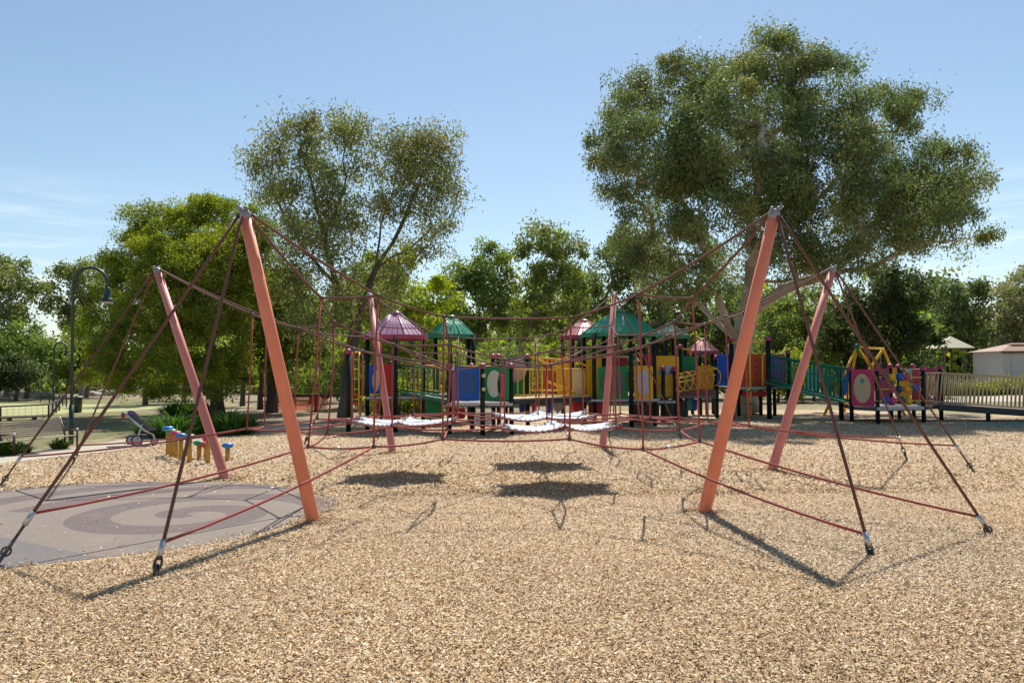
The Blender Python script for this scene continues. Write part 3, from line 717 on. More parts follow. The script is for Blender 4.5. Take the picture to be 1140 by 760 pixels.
# ================================================================== ROPE CLIMBING NET
# measured nodes: (mast, ring O outer / M middle / I inner, side, 1 upper net / 0 lower net); ('V', bearing, level) central ring
NODE = {
    ('FL', 'O', -1, 1): (-2.288, 9.647, 2.501),
    ('FL', 'O', -1, 0): (-2.424, 9.613, 0.727),
    ('FL', 'O', 1, 1): (-1.529, 9.222, 2.477),
    ('FL', 'O', 1, 0): (-1.579, 9.215, 0.758),
    ('FL', 'M', -1, 1): (-2.321, 10.529, 2.259),
    ('FL', 'M', -1, 0): (-2.401, 10.511, 0.806),
    ('FL', 'M', 1, 1): (-0.815, 9.709, 2.263),
    ('FL', 'M', 1, 0): (-0.836, 9.707, 0.798),
    ('FL', 'I', -1, 1): (-1.621, 10.991, 1.976),
    ('FL', 'I', -1, 0): (-1.634, 10.991, 0.873),
    ('FL', 'I', 1, 1): (-0.818, 10.578, 1.957),
    ('FL', 'I', 1, 0): (-0.857, 10.575, 0.843),
    ('FR', 'O', -1, 1): (1.472, 9.34, 2.484),
    ('FR', 'O', -1, 0): (1.5, 9.331, 0.696),
    ('FR', 'O', 1, 1): (2.205, 9.825, 2.481),
    ('FR', 'O', 1, 0): (2.263, 9.812, 0.742),
    ('FR', 'M', -1, 1): (0.715, 9.77, 2.246),
    ('FR', 'M', -1, 0): (0.685, 9.769, 0.783),
    ('FR', 'M', 1, 1): (2.16, 10.707, 2.251),
    ('FR', 'M', 1, 0): (2.208, 10.697, 0.814),
    ('FR', 'I', -1, 1): (0.65, 10.639, 1.908),
    ('FR', 'I', -1, 0): (0.688, 10.636, 0.858),
    ('FR', 'I', 1, 1): (1.421, 11.112, 1.941),
    ('FR', 'I', 1, 0): (1.42, 11.11, 0.826),
    ('R', 'O', -1, 1): (3.594, 12.51, 2.488),
    ('R', 'O', -1, 0): (3.651, 12.506, 0.735),
    ('R', 'O', 1, 1): (3.559, 13.392, 2.488),
    ('R', 'O', 1, 0): (3.616, 13.401, 0.735),
    ('R', 'M', -1, 1): (2.886, 12.05, 2.289),
    ('R', 'M', -1, 0): (2.904, 12.05, 0.844),
    ('R', 'M', 1, 1): (2.776, 13.779, 2.26),
    ('R', 'M', 1, 0): (2.821, 13.794, 0.804),
    ('R', 'I', -1, 1): (2.118, 12.446, 2.005),
    ('R', 'I', -1, 0): (2.118, 12.449, 0.873),
    ('R', 'I', 1, 1): (2.049, 13.329, 1.955),
    ('R', 'I', 1, 0): (2.083, 13.337, 0.854),
    ('BR', 'O', -1, 1): (1.961, 15.921, 2.488),
    ('BR', 'O', -1, 0): (1.993, 15.969, 0.735),
    ('BR', 'O', 1, 1): (1.179, 16.332, 2.488),
    ('BR', 'O', 1, 0): (1.2, 16.385, 0.735),
    ('BR', 'M', -1, 1): (1.974, 15.048, 2.26),
    ('BR', 'M', -1, 0): (2.007, 15.082, 0.804),
    ('BR', 'M', 1, 1): (0.453, 15.847, 2.26),
    ('BR', 'M', 1, 0): (0.462, 15.894, 0.804),
    ('BR', 'I', -1, 1): (1.255, 14.585, 1.955),
    ('BR', 'I', -1, 0): (1.277, 14.612, 0.854),
    ('BR', 'I', 1, 1): (0.479, 14.993, 1.955),
    ('BR', 'I', 1, 0): (0.489, 15.026, 0.854),
    ('BL', 'O', -1, 1): (-1.81, 16.212, 2.488),
    ('BL', 'O', -1, 0): (-1.835, 16.264, 0.735),
    ('BL', 'O', 1, 1): (-2.556, 15.741, 2.488),
    ('BL', 'O', 1, 0): (-2.592, 15.786, 0.735),
    ('BL', 'M', -1, 1): (-1.047, 15.787, 2.26),
    ('BL', 'M', -1, 0): (-1.06, 15.833, 0.804),
    ('BL', 'M', 1, 1): (-2.5, 14.869, 2.26),
    ('BL', 'M', 1, 0): (-2.535, 14.901, 0.804),
    ('BL', 'I', -1, 1): (-1.005, 14.933, 1.955),
    ('BL', 'I', -1, 0): (-1.018, 14.966, 0.854),
    ('BL', 'I', 1, 1): (-1.746, 14.465, 1.955),
    ('BL', 'I', 1, 0): (-1.77, 14.49, 0.854),
    ('L', 'O', -1, 1): (-3.982, 13.102, 2.507),
    ('L', 'O', -1, 0): (-4.01, 13.096, 0.747),
    ('L', 'O', 1, 1): (-3.93, 12.214, 2.488),
    ('L', 'O', 1, 0): (-3.999, 12.194, 0.767),
    ('L', 'M', -1, 1): (-3.228, 13.556, 2.261),
    ('L', 'M', -1, 0): (-3.261, 13.549, 0.831),
    ('L', 'M', 1, 1): (-3.131, 11.82, 2.257),
    ('L', 'M', 1, 0): (-3.199, 11.8, 0.777),
    ('L', 'I', -1, 1): (-2.437, 13.15, 1.955),
    ('L', 'I', -1, 0): (-2.472, 13.155, 0.854),
    ('L', 'I', 1, 1): (-2.402, 12.274, 1.955),
    ('L', 'I', 1, 0): (-2.436, 12.266, 0.854),
    ('V', 30, 1): (0.566, 13.271, 1.697),
    ('V', 30, 0): (0.566, 13.271, 0.822),
    ('V', 90, 1): (-0.212, 13.679, 1.697),
    ('V', 90, 0): (-0.212, 13.679, 0.822),
    ('V', 150, 1): (-0.955, 13.21, 1.697),
    ('V', 150, 0): (-0.955, 13.21, 0.822),
    ('V', 210, 1): (-0.912, 12.333, 1.612),
    ('V', 210, 0): (-0.924, 12.333, 0.846),
    ('V', 270, 1): (-0.108, 11.922, 1.777),
    ('V', 270, 0): (-0.114, 11.922, 0.8),
    ('V', 330, 1): (0.601, 12.393, 1.697),
    ('V', 330, 0): (0.601, 12.393, 0.822),
    ('mast', 'FL', 1): (-2.676, 8.047, 3.197),
    ('mast', 'FL', 0): (-2.143, 8.732, 0.0),
    ('mast', 'FR', 1): (2.707, 8.256, 3.201),
    ('mast', 'FR', 0): (2.155, 9.176, 0.0),
    ('mast', 'R', 1): (5.194, 13.015, 3.211),
    ('mast', 'R', 0): (4.097, 12.861, 0.0),
    ('mast', 'BR', 1): (2.241, 17.564, 3.255),
    ('mast', 'BR', 0): (1.881, 16.951, 0.0),
    ('mast', 'BL', 1): (-3.048, 17.339, 3.25),
    ('mast', 'BL', 0): (-2.388, 16.117, 0.0),
    ('mast', 'L', 1): (-5.543, 12.587, 3.215),
    ('mast', 'L', 0): (-4.361, 12.324, 0.0),
    ('anch', 'FL', -1): (-4.35, 6.86, 0.0),
    ('anch', 'FL', 1): (-2.82, 6.408, 0.0),
    ('anch', 'FR', -1): (3.077, 7.01, 0.0),
    ('anch', 'FR', 1): (4.637, 7.925, 0.0),
    ('anch', 'R', -1): (7.09, 12.473, 0.0),
    ('anch', 'R', 1): (6.921, 14.245, 0.0),
    ('anch', 'BR', -1): (3.893, 18.633, 0.0),
    ('anch', 'BR', 1): (2.316, 19.462, 0.0),
    ('anch', 'BL', -1): (-3.193, 19.242, 0.0),
    ('anch', 'BL', 1): (-4.698, 18.29, 0.0),
    ('anch', 'L', -1): (-7.83, 14.42, 0.0),
    ('anch', 'L', 1): (-7.39, 11.7, 0.0),
}

MAST_P = paint('salmon_paint', (.74, .215, .115), .5, wear=.16, scale=3)
MAST_Q = paint('faded_pink_paint', (.60, .20, .165), .55, wear=.14, scale=3)
ROPE = paint('sunlit_red_rope', (.30, .055, .045), .75, wear=.12, scale=30)  # rope red with the sunlit look of the lower ropes in its colour
ROPE_SHADED = paint('shaded_red_rope', (.13, .050, .040), .8, wear=.12, scale=30)  # same red rope, its unlit look painted in as a darker brown
STEEL = paint('dull_steel', (.50, .50, .50), .4, .8, wear=.1)
CAPST = paint('weathered_cap_steel', (.26, .26, .27), .55, .5, wear=.2)
STEEL_D = paint('dark_shackle_steel', (.09, .085, .08), .5, .6, wear=.2)
RUBW = paint('white_rubber', (.38, .40, .44), .55, wear=.15, scale=6)
SEC = ['R', 'BR', 'BL', 'L', 'FL', 'FR']
VB = [30, 90, 150, 210, 270, 330]
net = thing('rope_climbing_net', (-.17, 12.8, 0), 'large six-masted rope climbing net with leaning salmon posts on the wood chips', 'climbing net')
def N_(*k): return Vector(NODE[k])
def sag(a, b, s, n=7):
    return [a + (b - a) * (i / n) + Vector((0, 0, -s * 4 * (i / n) * (1 - i / n))) for i in range(n + 1)]
for s in SEC:
    a, b = N_('mast', s, 0), N_('mast', s, 1)
    dr = (b - a).normalized()
    mb = MB(); mb.tube([a - dr * .12, a + dr * .02, a + (b - a) * .5, b - dr * .04], [.073, .073, .067, .058], 20)
    ms = mb.build('mast', MAST_P if s in ('FL', 'FR') else MAST_Q, net)
    mb = MB(); mb.lathe(b - dr * .045, [(.061, 0), (.063, .03), (.058, .06), (.040, .085), (.015, .098)], 16, dr)
    mb.ball(b + dr * .055 + Vector((.035, 0, .0)), .024, 8, 6); mb.ball(b + dr * .055 - Vector((.035, 0, .0)), .024, 8, 6)
    mb.build('mast_cap', CAPST, ms)
    for sg in (-1, 1):
        g_ = N_('anch', s, sg); tp = b + dr * .05
        dl = (tp - g_).normalized(); dist = {('FL', 1): .20, ('FR', -1): .10, ('FR', 1): .10}.get((s, sg), .40); end = g_ + dl * dist
        mb = MB(); mb.tube(sag(tp, end, .015, 6), .0155, 7)
        gr = mb.build('guy_rope', ROPE_SHADED, net)
        mb = MB(); mb.tube([end - dl * .03, end + dl * .10], .024, 10); mb.build('rope_ferrule', STEEL, gr)
        mb = MB(); c = g_ + dl * (dist * .55)
        sd_ = dl.cross(Vector((0, 0, 1))).normalized()
        loop = [c + dl * (.06 * math.cos(t)) + sd_ * (.030 * math.sin(t)) for t in [2 * math.pi * i / 12 for i in range(13)]]
        mb.tube(loop, .011, 6, False)
        mb.tube([g_ - dl * .12, g_ + dl * max(.04, dist * .5)], .017, 7); mb.tube([c + dl * .03, end], .014, 6)
        loop2 = [g_ + dl * (dist * .32) + dl * (.04 * math.cos(t)) + dl.cross(sd_) * (.035 * math.sin(t)) for t in [2 * math.pi * i / 10 for i in range(11)]]
        mb.tube(loop2, .010, 6, False)
        mb.build('ground_shackle', STEEL_D, gr)
        # lower stay: from the anchor to the lower net's outer corner
        o0 = N_(s, 'O', sg, 0)
        mb = MB(); mb.tube(sag(end + dl * .08, o0, .05, 8), .0135, 7); st = mb.build('stay_rope', ROPE, net)
        d2 = (o0 - end).normalized()
        # upper stay: mast top to the upper net's outer corner
        o1 = N_(s, 'O', sg, 1)
        mb = MB(); mb.tube(sag(tp, o1, .03, 8), .015, 7); mb.build('head_rope', ROPE_SHADED, net)
def edges(level):
    E = []
    for i, s in enumerate(SEC):
        nx = SEC[(i + 1) % 6]
        p = lambda k, sg: N_(s, k, sg, level)
        sheet_here = level == 0 and s in ('L', 'FR', 'BR')      # the laced membranes bring their own edge rope
        E += [(p('O', -1), p('O', 1), .02), (p('O', 1), p('M', 1), .02), (p('O', -1), p('M', -1), .02), (p('M', 1), p('I', 1), .02), (p('M', -1), p('I', -1), .02)] + ([] if sheet_here else [(p('I', -1), p('I', 1), .015)])
        E.append((p('M', 1), N_(nx, 'M', -1, level), .02))
        v = N_('V', VB[i], level); v0 = N_('V', VB[(i - 1) % 6], level)
        if not sheet_here: E += [(p('I', 1), v, .02), (p('I', -1), v0, .02), (v0, v, .02)]
    return E
for level, nm, mt in ((1, 'upper_net', ROPE_SHADED), (0, 'lower_net', ROPE)):
    mb = MB()
    for a, b, sg in edges(level): mb.tube(sag(a, b, sg * (1.3 if level == 0 else .9), 6), .0125, 7)
    o = mb.build(nm, mt, net)
for k in list(NODE):
    if k[0] in ('mast', 'anch') or k[-1] != 1: continue
    a, b = N_(*k), N_(*k[:-1], 0)
    mb = MB(); bow = Vector((random.uniform(-.02, .02), random.uniform(-.02, .02), 0))
    mb.tube([a, a * .5 + b * .5 + bow, b], .0125, 7)
    vr = mb.build('hanging_rope', ROPE, net)
    for p in (a, b):
        mb = MB(); mb.lathe(p - Vector((0, 0, .024)), [(.012, 0), (.025, .008), (.025, .04), (.012, .048)], 8); mb.build('rope_connector', STEEL_D, vr)
# small silver crimps on some ropes
for (a, b, f) in ((N_('FL', 'O', -1, 0), N_('FL', 'O', 1, 0), .45), (N_('FR', 'O', -1, 0), N_('FR', 'O', 1, 0), .45), (N_('FR', 'I', -1, 0), N_('FR', 'M', -1, 0), .5), (N_('L', 'M', -1, 1), N_('L', 'M', -1, 0), .42)):
    c = a + (b - a) * f; dd = (b - a).normalized()
    c.z -= .018 if abs(dd.z) < .5 else 0
    mb = MB(); mb.tube([c - dd * .05, c + dd * .05], .018, 8); mb.build('rope_crimp', STEEL, net)
# the three white laced membranes
for i, s in enumerate(SEC):
    if s not in ('L', 'FR', 'BR'): continue
    v0, v1 = N_('V', VB[(i - 1) % 6], 0), N_('V', VB[i], 0)
    a, b = N_(s, 'I', -1, 0), N_(s, 'I', 1, 0)
    ctr = (v0 + v1 + a + b) / 4
    # outline: catenary-cut hexagon through the four net corners and two side points
    side1 = (v1 + b) / 2 + ((v1 + b) / 2 - ctr) * 1.15; side0 = (v0 + a) / 2 + ((v0 + a) / 2 - ctr) * 1.15
    cor = [a, b, side1, v1, v0, side0]
    cor = [ctr + (q - ctr) * 1.04 for q in cor]
    raise_ = [.06, .06, .04, .06, .06, .04]
    for j, q in enumerate(cor): q.z += raise_[j] * .6
    K = 10; ringpts = []
    for j in range(6):
        p0, p1 = cor[j], cor[(j + 1) % 6]; md = (p0 + p1) / 2
        for q in range(K):
            f = q / K; w = 4 * f * (1 - f)
            p = p0 + (p1 - p0) * f
            p = p + (ctr - md) * (.14 * w); p.z -= .075 * w
            ringpts.append(p)
    n_ = len(ringpts); mb = MB(); V = []; Fc = []
    RN = 7
    hump = ctr + Vector((0, 0, .02))
    for r in range(RN):
        f = 1 - r / RN
        for p in ringpts:
            q = hump + (p - hump) * f; q.z += (p.z - hump.z) * (f * f - f) * .5 - .05 * (1 - f) * f * 2
            V.append(q)
    V.append(hump)
    T = Vector((0, 0, -.012))
    m0 = len(V); V2 = V + [q + T for q in V]
    for r in range(RN - 1):
        for k in range(n_):
            q_ = (r * n_ + k, r * n_ + (k + 1) % n_, (r + 1) * n_ + (k + 1) % n_, (r + 1) * n_ + k)
            Fc.append(q_); Fc.append(tuple(x + m0 for x in q_[::-1]))
    for k in range(n_):
        q_ = ((RN - 1) * n_ + k, (RN - 1) * n_ + (k + 1) % n_, m0 - 1); Fc.append(q_); Fc.append(tuple(x + m0 for x in q_[::-1]))
        Fc.append((k, k + m0, (k + 1) % n_ + m0, (k + 1) % n_))
    mb.add(V2, Fc, True)
    mo = mb.build('rubber_membrane', RUBW, net)
    # edge rope and lacing beads round it
    mb = MB(); outp = [hump + (p - hump) * 1.05 for p in ringpts]
    mb.tube([q - Vector((0, 0, .008)) for q in outp + [outp[0]]], .010, 6, False); mb.build('edge_rope', ROPE, mo)
    mb = MB(); zz = []
    for k in range(n_):
        p = ringpts[k]; o_ = hump + (p - hump) * 1.05; q = ringpts[(k + 1) % n_] * .5 + p * .5
        zz += [p + (hump - p).normalized() * .035 + Vector((0, 0, .004)), p * .3 + o_ * .7 + Vector((0, 0, .020)), o_ + (o_ - p) * .2 + Vector((0, 0, -.004)), q * .6 + o_ * .4 + Vector((0, 0, -.022))]
    mb.tube(zz + [zz[0]], .0065, 5, False)
    mb.build('lacing', RUBW, mo)
    mb = MB()
    for sgn in (-.10, .10):
        pa = hump + (side1 - side0).normalized() * sgn
        mb.tube([pa + Vector((0, -.18, .006)), pa + Vector((.03, 0, .012)), pa + Vector((.0, .12, .006))], .007, 5)
    mb.build('dark_tie', STEEL_D, mo)

# ================================================================== PLAY STRUCTURE
BLK = paint('black_green_post', (.008, .012, .010), .5, wear=.05, spec=.2)
CAPM = paint('magenta_cap', (.36, .03, .11), .4, wear=.08)
PURP = paint('purple_roof', (.33, .14, .26), .36, wear=.2, scale=3)
MAGV = paint('magenta_valance', (.36, .03, .09), .45)
GRNR = paint('green_roof', (.02, .30, .17), .32, wear=.2, scale=3)
GRNV = paint('green_valance', (.01, .20, .09), .42)
REDR = paint('faded_red_roof', (.52, .17, .17), .45, wear=.25, scale=3)
PALER = paint('faded_pale_green_roof', (.34, .52, .42), .5, wear=.25, scale=3)
PINKR = paint('faded_pink_roof', (.78, .40, .42), .45, wear=.2, scale=3)
BLUE = paint('blue_plastic', (.008, .095, .46), .42, spec=.25, wear=.08)
GREEN = paint('green_plastic', (.008, .21, .065), .42, spec=.25, wear=.08)
DKG = paint('dark_green_metal', (.006, .17, .09), .45, spec=.25, wear=.08)
YEL_ = paint('yellow_plastic', (.76, .40, .008), .42, spec=.25, wear=.08)
YELB = paint('yellow_bar', (.70, .42, .05), .45, spec=.25, wear=.1)
TANB = paint('faded_tan_bar', (.64, .47, .25), .5)
REDP = paint('red_plastic', (.44, .012, .02), .42, spec=.25, wear=.08)
ORNG = paint('orange_red_plastic', (.52, .07, .015), .42, spec=.25, wear=.1)
PINK = paint('pink_plastic', (.64, .06, .17), .42, spec=.25, wear=.1)
CREAM = paint('cream_plastic', (.62, .50, .30), .5)
GREYP = paint('pale_grey_plastic', (.42, .41, .42), .4)
MIRR = paint('cloudy_window_plastic', (.48, .50, .45), .25)
DARKW = paint('dark_window_plastic', (.03, .06, .055), .2)
DECK = paint('deck_grey', (.10, .105, .11), .6, wear=.4)
RIM = paint('deck_rim', (.45, .44, .43), .5, wear=.3)
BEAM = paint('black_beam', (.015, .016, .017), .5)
WHITEP = paint('white_panel', (.60, .60, .58), .5)
TURQ = paint('turquoise_plastic', (.06, .32, .33), .45)
PURPP = paint('purple_plastic', (.14, .05, .24), .4)
ORY = paint('orange_yellow_plastic', (.82, .32, .008), .4, spec=.25, wear=.08)
play_t = thing('play_structure', (3.2, 23.2, 0), 'long many-coloured modular play structure with towers, roofs, bridges and panels', 'play structure')
PS = play_t
def post(u, v_top, d, cap=True, r=.062, v_bot=None, mat=None, capm=None):
    tp = at(u, v_top, d); zb = -.05 if v_bot is None else at(u, v_bot, d).z
    ht = .085 if cap else 0
    mb = MB(); mb.tube([(tp.x, d, zb), (tp.x, d, tp.z - ht)], r, 14)
    o = mb.build('post', mat or BLK, PS)
    if cap:
        mb = MB(); mb.lathe((tp.x, d, tp.z - ht - .035), [(r + .012, 0), (r + .012, .035), (r + .004, .045), (.082, .06), (.088, .085), (.075, .115), (.04, .135), (.008, .142)], 14)
        mb.build('post_cap', capm or CAPM, o)
    return o
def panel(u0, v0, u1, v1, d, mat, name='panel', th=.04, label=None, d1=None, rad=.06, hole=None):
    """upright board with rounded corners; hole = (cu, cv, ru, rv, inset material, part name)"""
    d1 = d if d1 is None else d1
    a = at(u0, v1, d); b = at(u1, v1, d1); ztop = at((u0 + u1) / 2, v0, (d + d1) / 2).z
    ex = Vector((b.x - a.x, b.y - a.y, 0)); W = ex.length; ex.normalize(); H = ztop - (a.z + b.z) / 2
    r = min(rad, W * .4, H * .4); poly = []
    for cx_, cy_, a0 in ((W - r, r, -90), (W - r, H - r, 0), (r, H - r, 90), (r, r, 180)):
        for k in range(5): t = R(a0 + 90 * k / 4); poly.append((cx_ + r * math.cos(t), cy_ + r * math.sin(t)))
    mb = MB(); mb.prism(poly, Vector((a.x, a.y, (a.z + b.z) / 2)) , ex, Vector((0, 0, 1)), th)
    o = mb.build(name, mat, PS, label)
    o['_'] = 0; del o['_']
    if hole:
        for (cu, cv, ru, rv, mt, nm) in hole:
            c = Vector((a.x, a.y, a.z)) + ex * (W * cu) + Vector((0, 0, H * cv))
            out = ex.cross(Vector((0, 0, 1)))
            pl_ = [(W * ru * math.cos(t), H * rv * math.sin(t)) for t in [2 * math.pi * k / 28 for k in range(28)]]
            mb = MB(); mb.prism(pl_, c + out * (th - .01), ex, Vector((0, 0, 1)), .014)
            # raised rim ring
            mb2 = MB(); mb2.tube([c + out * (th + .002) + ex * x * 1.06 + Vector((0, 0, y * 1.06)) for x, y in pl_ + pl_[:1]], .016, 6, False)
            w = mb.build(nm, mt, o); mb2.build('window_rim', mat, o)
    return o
def deck(u0, u1, d0, d1, v, th=.10, mat=None, rim=True):
    """flat platform whose front top edge is seen at v"""
    a = at(u0, v, d0); b = at(u1, v, d0); z = (a.z + b.z) / 2; cx_ = (a.x + b.x) / 2; W = b.x - a.x
    mb = MB(); mb.box((cx_, (d0 + d1) / 2, z - th / 2), (W, d1 - d0, th), bev=.012); o = mb.build('deck', mat or DECK, PS)
    if rim:
        mb = MB(); mb.box((cx_, d0 - .016, z - .035), (W, .026, .06), bev=.006); mb.build('deck_rim', RIM, o)
    return o
def barrier(p0, p1, q0, q1, n, mat, name='barrier', r=.018, rr=.024, mid=False):
    """railing: top rail p0-p1, bottom rail q0-q1, n bars"""
    mb = MB(); p0, p1, q0, q1 = map(Vector, (p0, p1, q0, q1))
    mb.tube([p0, p1], rr, 8); mb.tube([q0, q1], rr, 8)
    if mid: mb.tube([p0 * .5 + q0 * .5, p1 * .5 + q1 * .5], rr * .8, 8)
    for i in range(n):
        f = (i + .5) / n; mb.tube([p0 + (p1 - p0) * f, q0 + (q1 - q0) * f], r, 6)
    return mb.build(name, mat, PS)
def roof(u, v_eave, v_apex, hw_px, d, mat, valm, label, posts=(), n=8, top_v=None):
    c = at(u, v_eave, d); za = at(u, v_apex, d).z; rad_ = hw_px * d / F; val = .11
    mb = MB(); V = []; ph = math.pi / n
    prof = [(rad_, c.z), (rad_ * .58, c.z + (za - c.z) * .52), (rad_ * .17, za - (za - c.z) * .04), (rad_ * .15, za)]
    sub = 4; m_ = n * sub
    for r_, z_ in prof:
        for k in range(m_):
            t = 2 * math.pi * k / m_ + ph
            # flat facets with a small rib in the middle of each quarter
            loc = ((k % sub) / sub) ; fac = math.cos(math.pi / n) / math.cos((loc - .5) * 2 * math.pi / n)
            V.append((c.x + r_ * fac * math.cos(t), c.y + r_ * fac * math.sin(t), z_))
    Fc = [(i * m_ + k, i * m_ + (k + 1) % m_, (i + 1) * m_ + (k + 1) % m_, (i + 1) * m_ + k) for i in range(len(prof) - 1) for k in range(m_)]
    Fc.append(tuple((len(prof) - 1) * m_ + k for k in range(m_)))
    # underside
    U = [(x, y, z - .02) for x, y, z in V[:m_]]; b0 = len(V); V = V + U + [(c.x, c.y, za - .06)]
    Fc += [(b0 + (k + 1) % m_, b0 + k, len(V) - 1) for k in range(m_)]
    mb.add(V, Fc)
    # ribs
    for k in range(m_):
        t = 2 * math.pi * k / m_ + ph; loc = (k % sub) / sub; fac = math.cos(math.pi / n) / math.cos((loc - .5) * 2 * math.pi / n)
        mb.tube([(c.x + r_ * fac * math.cos(t), c.y + r_ * fac * math.sin(t), z_ + .008) for r_, z_ in prof[:3]], .013 if k % sub == 0 else .006, 5)
    o = mb.build('roof', mat, PS, label)
    mb = MB(); V = []
    for z_, kk in ((c.z + .01, 1.012), (c.z - val, 1.02), (c.z - val, .985), (c.z + .005, .98)):
        for k in range(n):
            t = 2 * math.pi * k / n + ph; V.append((c.x + rad_ * kk * math.cos(t), c.y + rad_ * kk * math.sin(t), z_))
    mb.add(V, [(i * n + k, i * n + (k + 1) % n, ((i + 1) % 4) * n + (k + 1) % n, ((i + 1) % 4) * n + k) for i in range(4) for k in range(n)])
    mb.build('roof_valance', valm, o)
    mb = MB(); mb.lathe((c.x, c.y, za - .02), [(rad_ * .19, 0), (rad_ * .17, .05), (rad_ * .08, .085), (.01, .09)], 12); mb.build('roof_finial', mat, o)
    for (pu, pd) in posts: post(pu, v_eave - 1, pd, cap=False)
    return o

# --- left purple-roofed tower
roof(441, 374, 349, 36, 22.5, PURP, MAGV, 'faded purple ribbed roof with magenta edge', [(409, 22.3), (440, 21.7), (471, 22.5), (440, 23.4)])
deck(407, 473, 21.8, 23.2, 441)
panel(426, 405, 441, 440, 21.9, REDP)
panel(411, 406, 424, 438, 22.3, BLUE, hole=[(.6, .45, .33, .38, CREAM, 'oval_window')])
post(424, 387, 22.9)
post(388, 389, 21.2); 
mb = MB()
for u in (391.5, 399.5): mb.tube([at(u, 466, 21.3), at(u, 396, 21.3), at(u + 1, 392, 21.5)], .022, 8)
mb.tube([at(389, 392, 21.4), at(400, 392, 21.4)], .022, 8)
for v in (400, 411, 422, 433, 444, 455): mb.tube([at(391.5, v, 21.3), at(399.5, v, 21.3)], .017, 7)
mb.build('climbing_ladder', YELB, PS)
mb = MB()
for u in (392, 405):
    mb.tube([at(u, 441, 22.6), at(u, 409, 22.6), at(u + 1.5, 406.5, 22.6), at(u + 3, 409, 22.6), at(u + 3, 441, 22.6)], .016, 7)
mb.build('grab_rail', YELB, PS)
panel(392, 438, 401, 441, 22, ORNG, 'step', .2); panel(392, 447, 401, 450, 22.0, ORNG, 'step', .2)
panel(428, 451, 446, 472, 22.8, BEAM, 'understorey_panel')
# --- green sloping bridge to the blue tower
z = lambda u, v, d: at(u, v, d)
a, b = at(446, 437, 21.9), at(498, 446, 20.6)
mb = MB()
ex = (b - a); W = ex.length; ex.normalize(); ez = Vector((0, 1, 0)); up = ex.cross(ez).normalized() * -1
mb.box((a + b) / 2 + Vector((0, .65, -.03)), (W, 1.3, .07), axes=(ex, Vector((0, 1, 0)), Vector((0, 1, 0)).cross(ex) * -1)); mb.build('bridge_deck', DECK, PS)
mb = MB(); mb.box((a + b) / 2 + Vector((0, -.02, .0)), (W, .03, .09), axes=(ex, Vector((0, 1, 0)), Vector((0, 1, 0)).cross(ex) * -1)); mb.build('bridge_rim', DKG, PS)
barrier(at(446, 406.5, 21.9), at(497, 411, 20.6), at(446, 434, 21.9), at(497, 441, 20.6), 9, DKG)
barrier(at(446, 405, 23.2), at(497, 408, 21.9), at(446, 430, 23.2), at(497, 437, 21.9), 11, YELB)
panel(474, 443, 492, 467, 21.9, GREEN, 'understorey_panel', label='green panel under the sloping bridge')
panel(473, 403, 490, 408, 23.4, REDP, 'panel')
# --- small green roof behind
roof(503, 373, 353, 28, 26.0, GRNR, GRNV, 'small green ribbed roof', [(485, 25.6), (501, 25.2), (522, 26.2), (527, 25.6)])
deck(486, 527, 25.2, 26.8, 439)
# --- blue panel tower
for u, vt, d in ((500, 406, 20.7), (537, 405, 20.3), (569, 405, 20.7)): post(u, vt, d)
for u, vt, d in ((525, 405, 22.4), (549, 394.5, 22.6), (555, 394.5, 22.9), (587, 394.5, 22.8)): post(u, vt, d)
deck(497, 571, 20.35, 22.3, 448.5)
sl = panel(503, 408, 534, 446, 20.55, BLUE, 'panel', label='blue panel with three upright slots')
for u in (510.5, 518.5, 526.5):
    mb = MB(); p = at(u, 425, 20.5); q0 = at(u, 415, 20.5).z; q1 = at(u, 438, 20.5).z
    mb.box((p.x, 20.505, (q0 + q1) / 2), (.06, .02, q0 - q1), bev=.008); mb.build('slot', DARKW, sl)
panel(540, 408, 567, 446, 20.55, GREEN, 'panel', label='green panel with pale oval window', hole=[(.38, .5, .30, .40, MIRR, 'oval_window'), (.70, .45, .16, .36, PINK, 'oval_window')])
panel(506, 454, 518, 466, 20.9, REDP, 'understorey_panel'); panel(528, 459, 547, 473, 20.6, WHITEP, 'understorey_panel')
for u, d in ((526, 22.2), (563, 22.3)): post(u, 449, d, cap=False)
mb = MB()
for v in (418, 433): mb.ball(at(538.5, v, 20.2), .05, 10, 6)
mb.build('grip_knob', TANB, PS)
# disc and boards behind
panel(566, 396, 592, 441, 23.2, GREEN, 'panel', label='green board behind the round mesh disc')
c = at(573, 411.5, 22.7)
mb = MB(); mb.lathe((c.x, 22.72, c.z), [(.02, -.0), (.33, 0), (.34, .02), (.33, .04), (.02, .04)], 28, Vector((0, -1, 0))); mb.build('round_disc', paint('dusty_pink_mesh', (.34, .22, .20), .6, wear=.6, scale=40), PS)
panel(605, 398, 618, 438, 24.2, ORNG, 'panel'); panel(620, 398, 634, 438, 24.4, YEL_, 'panel')
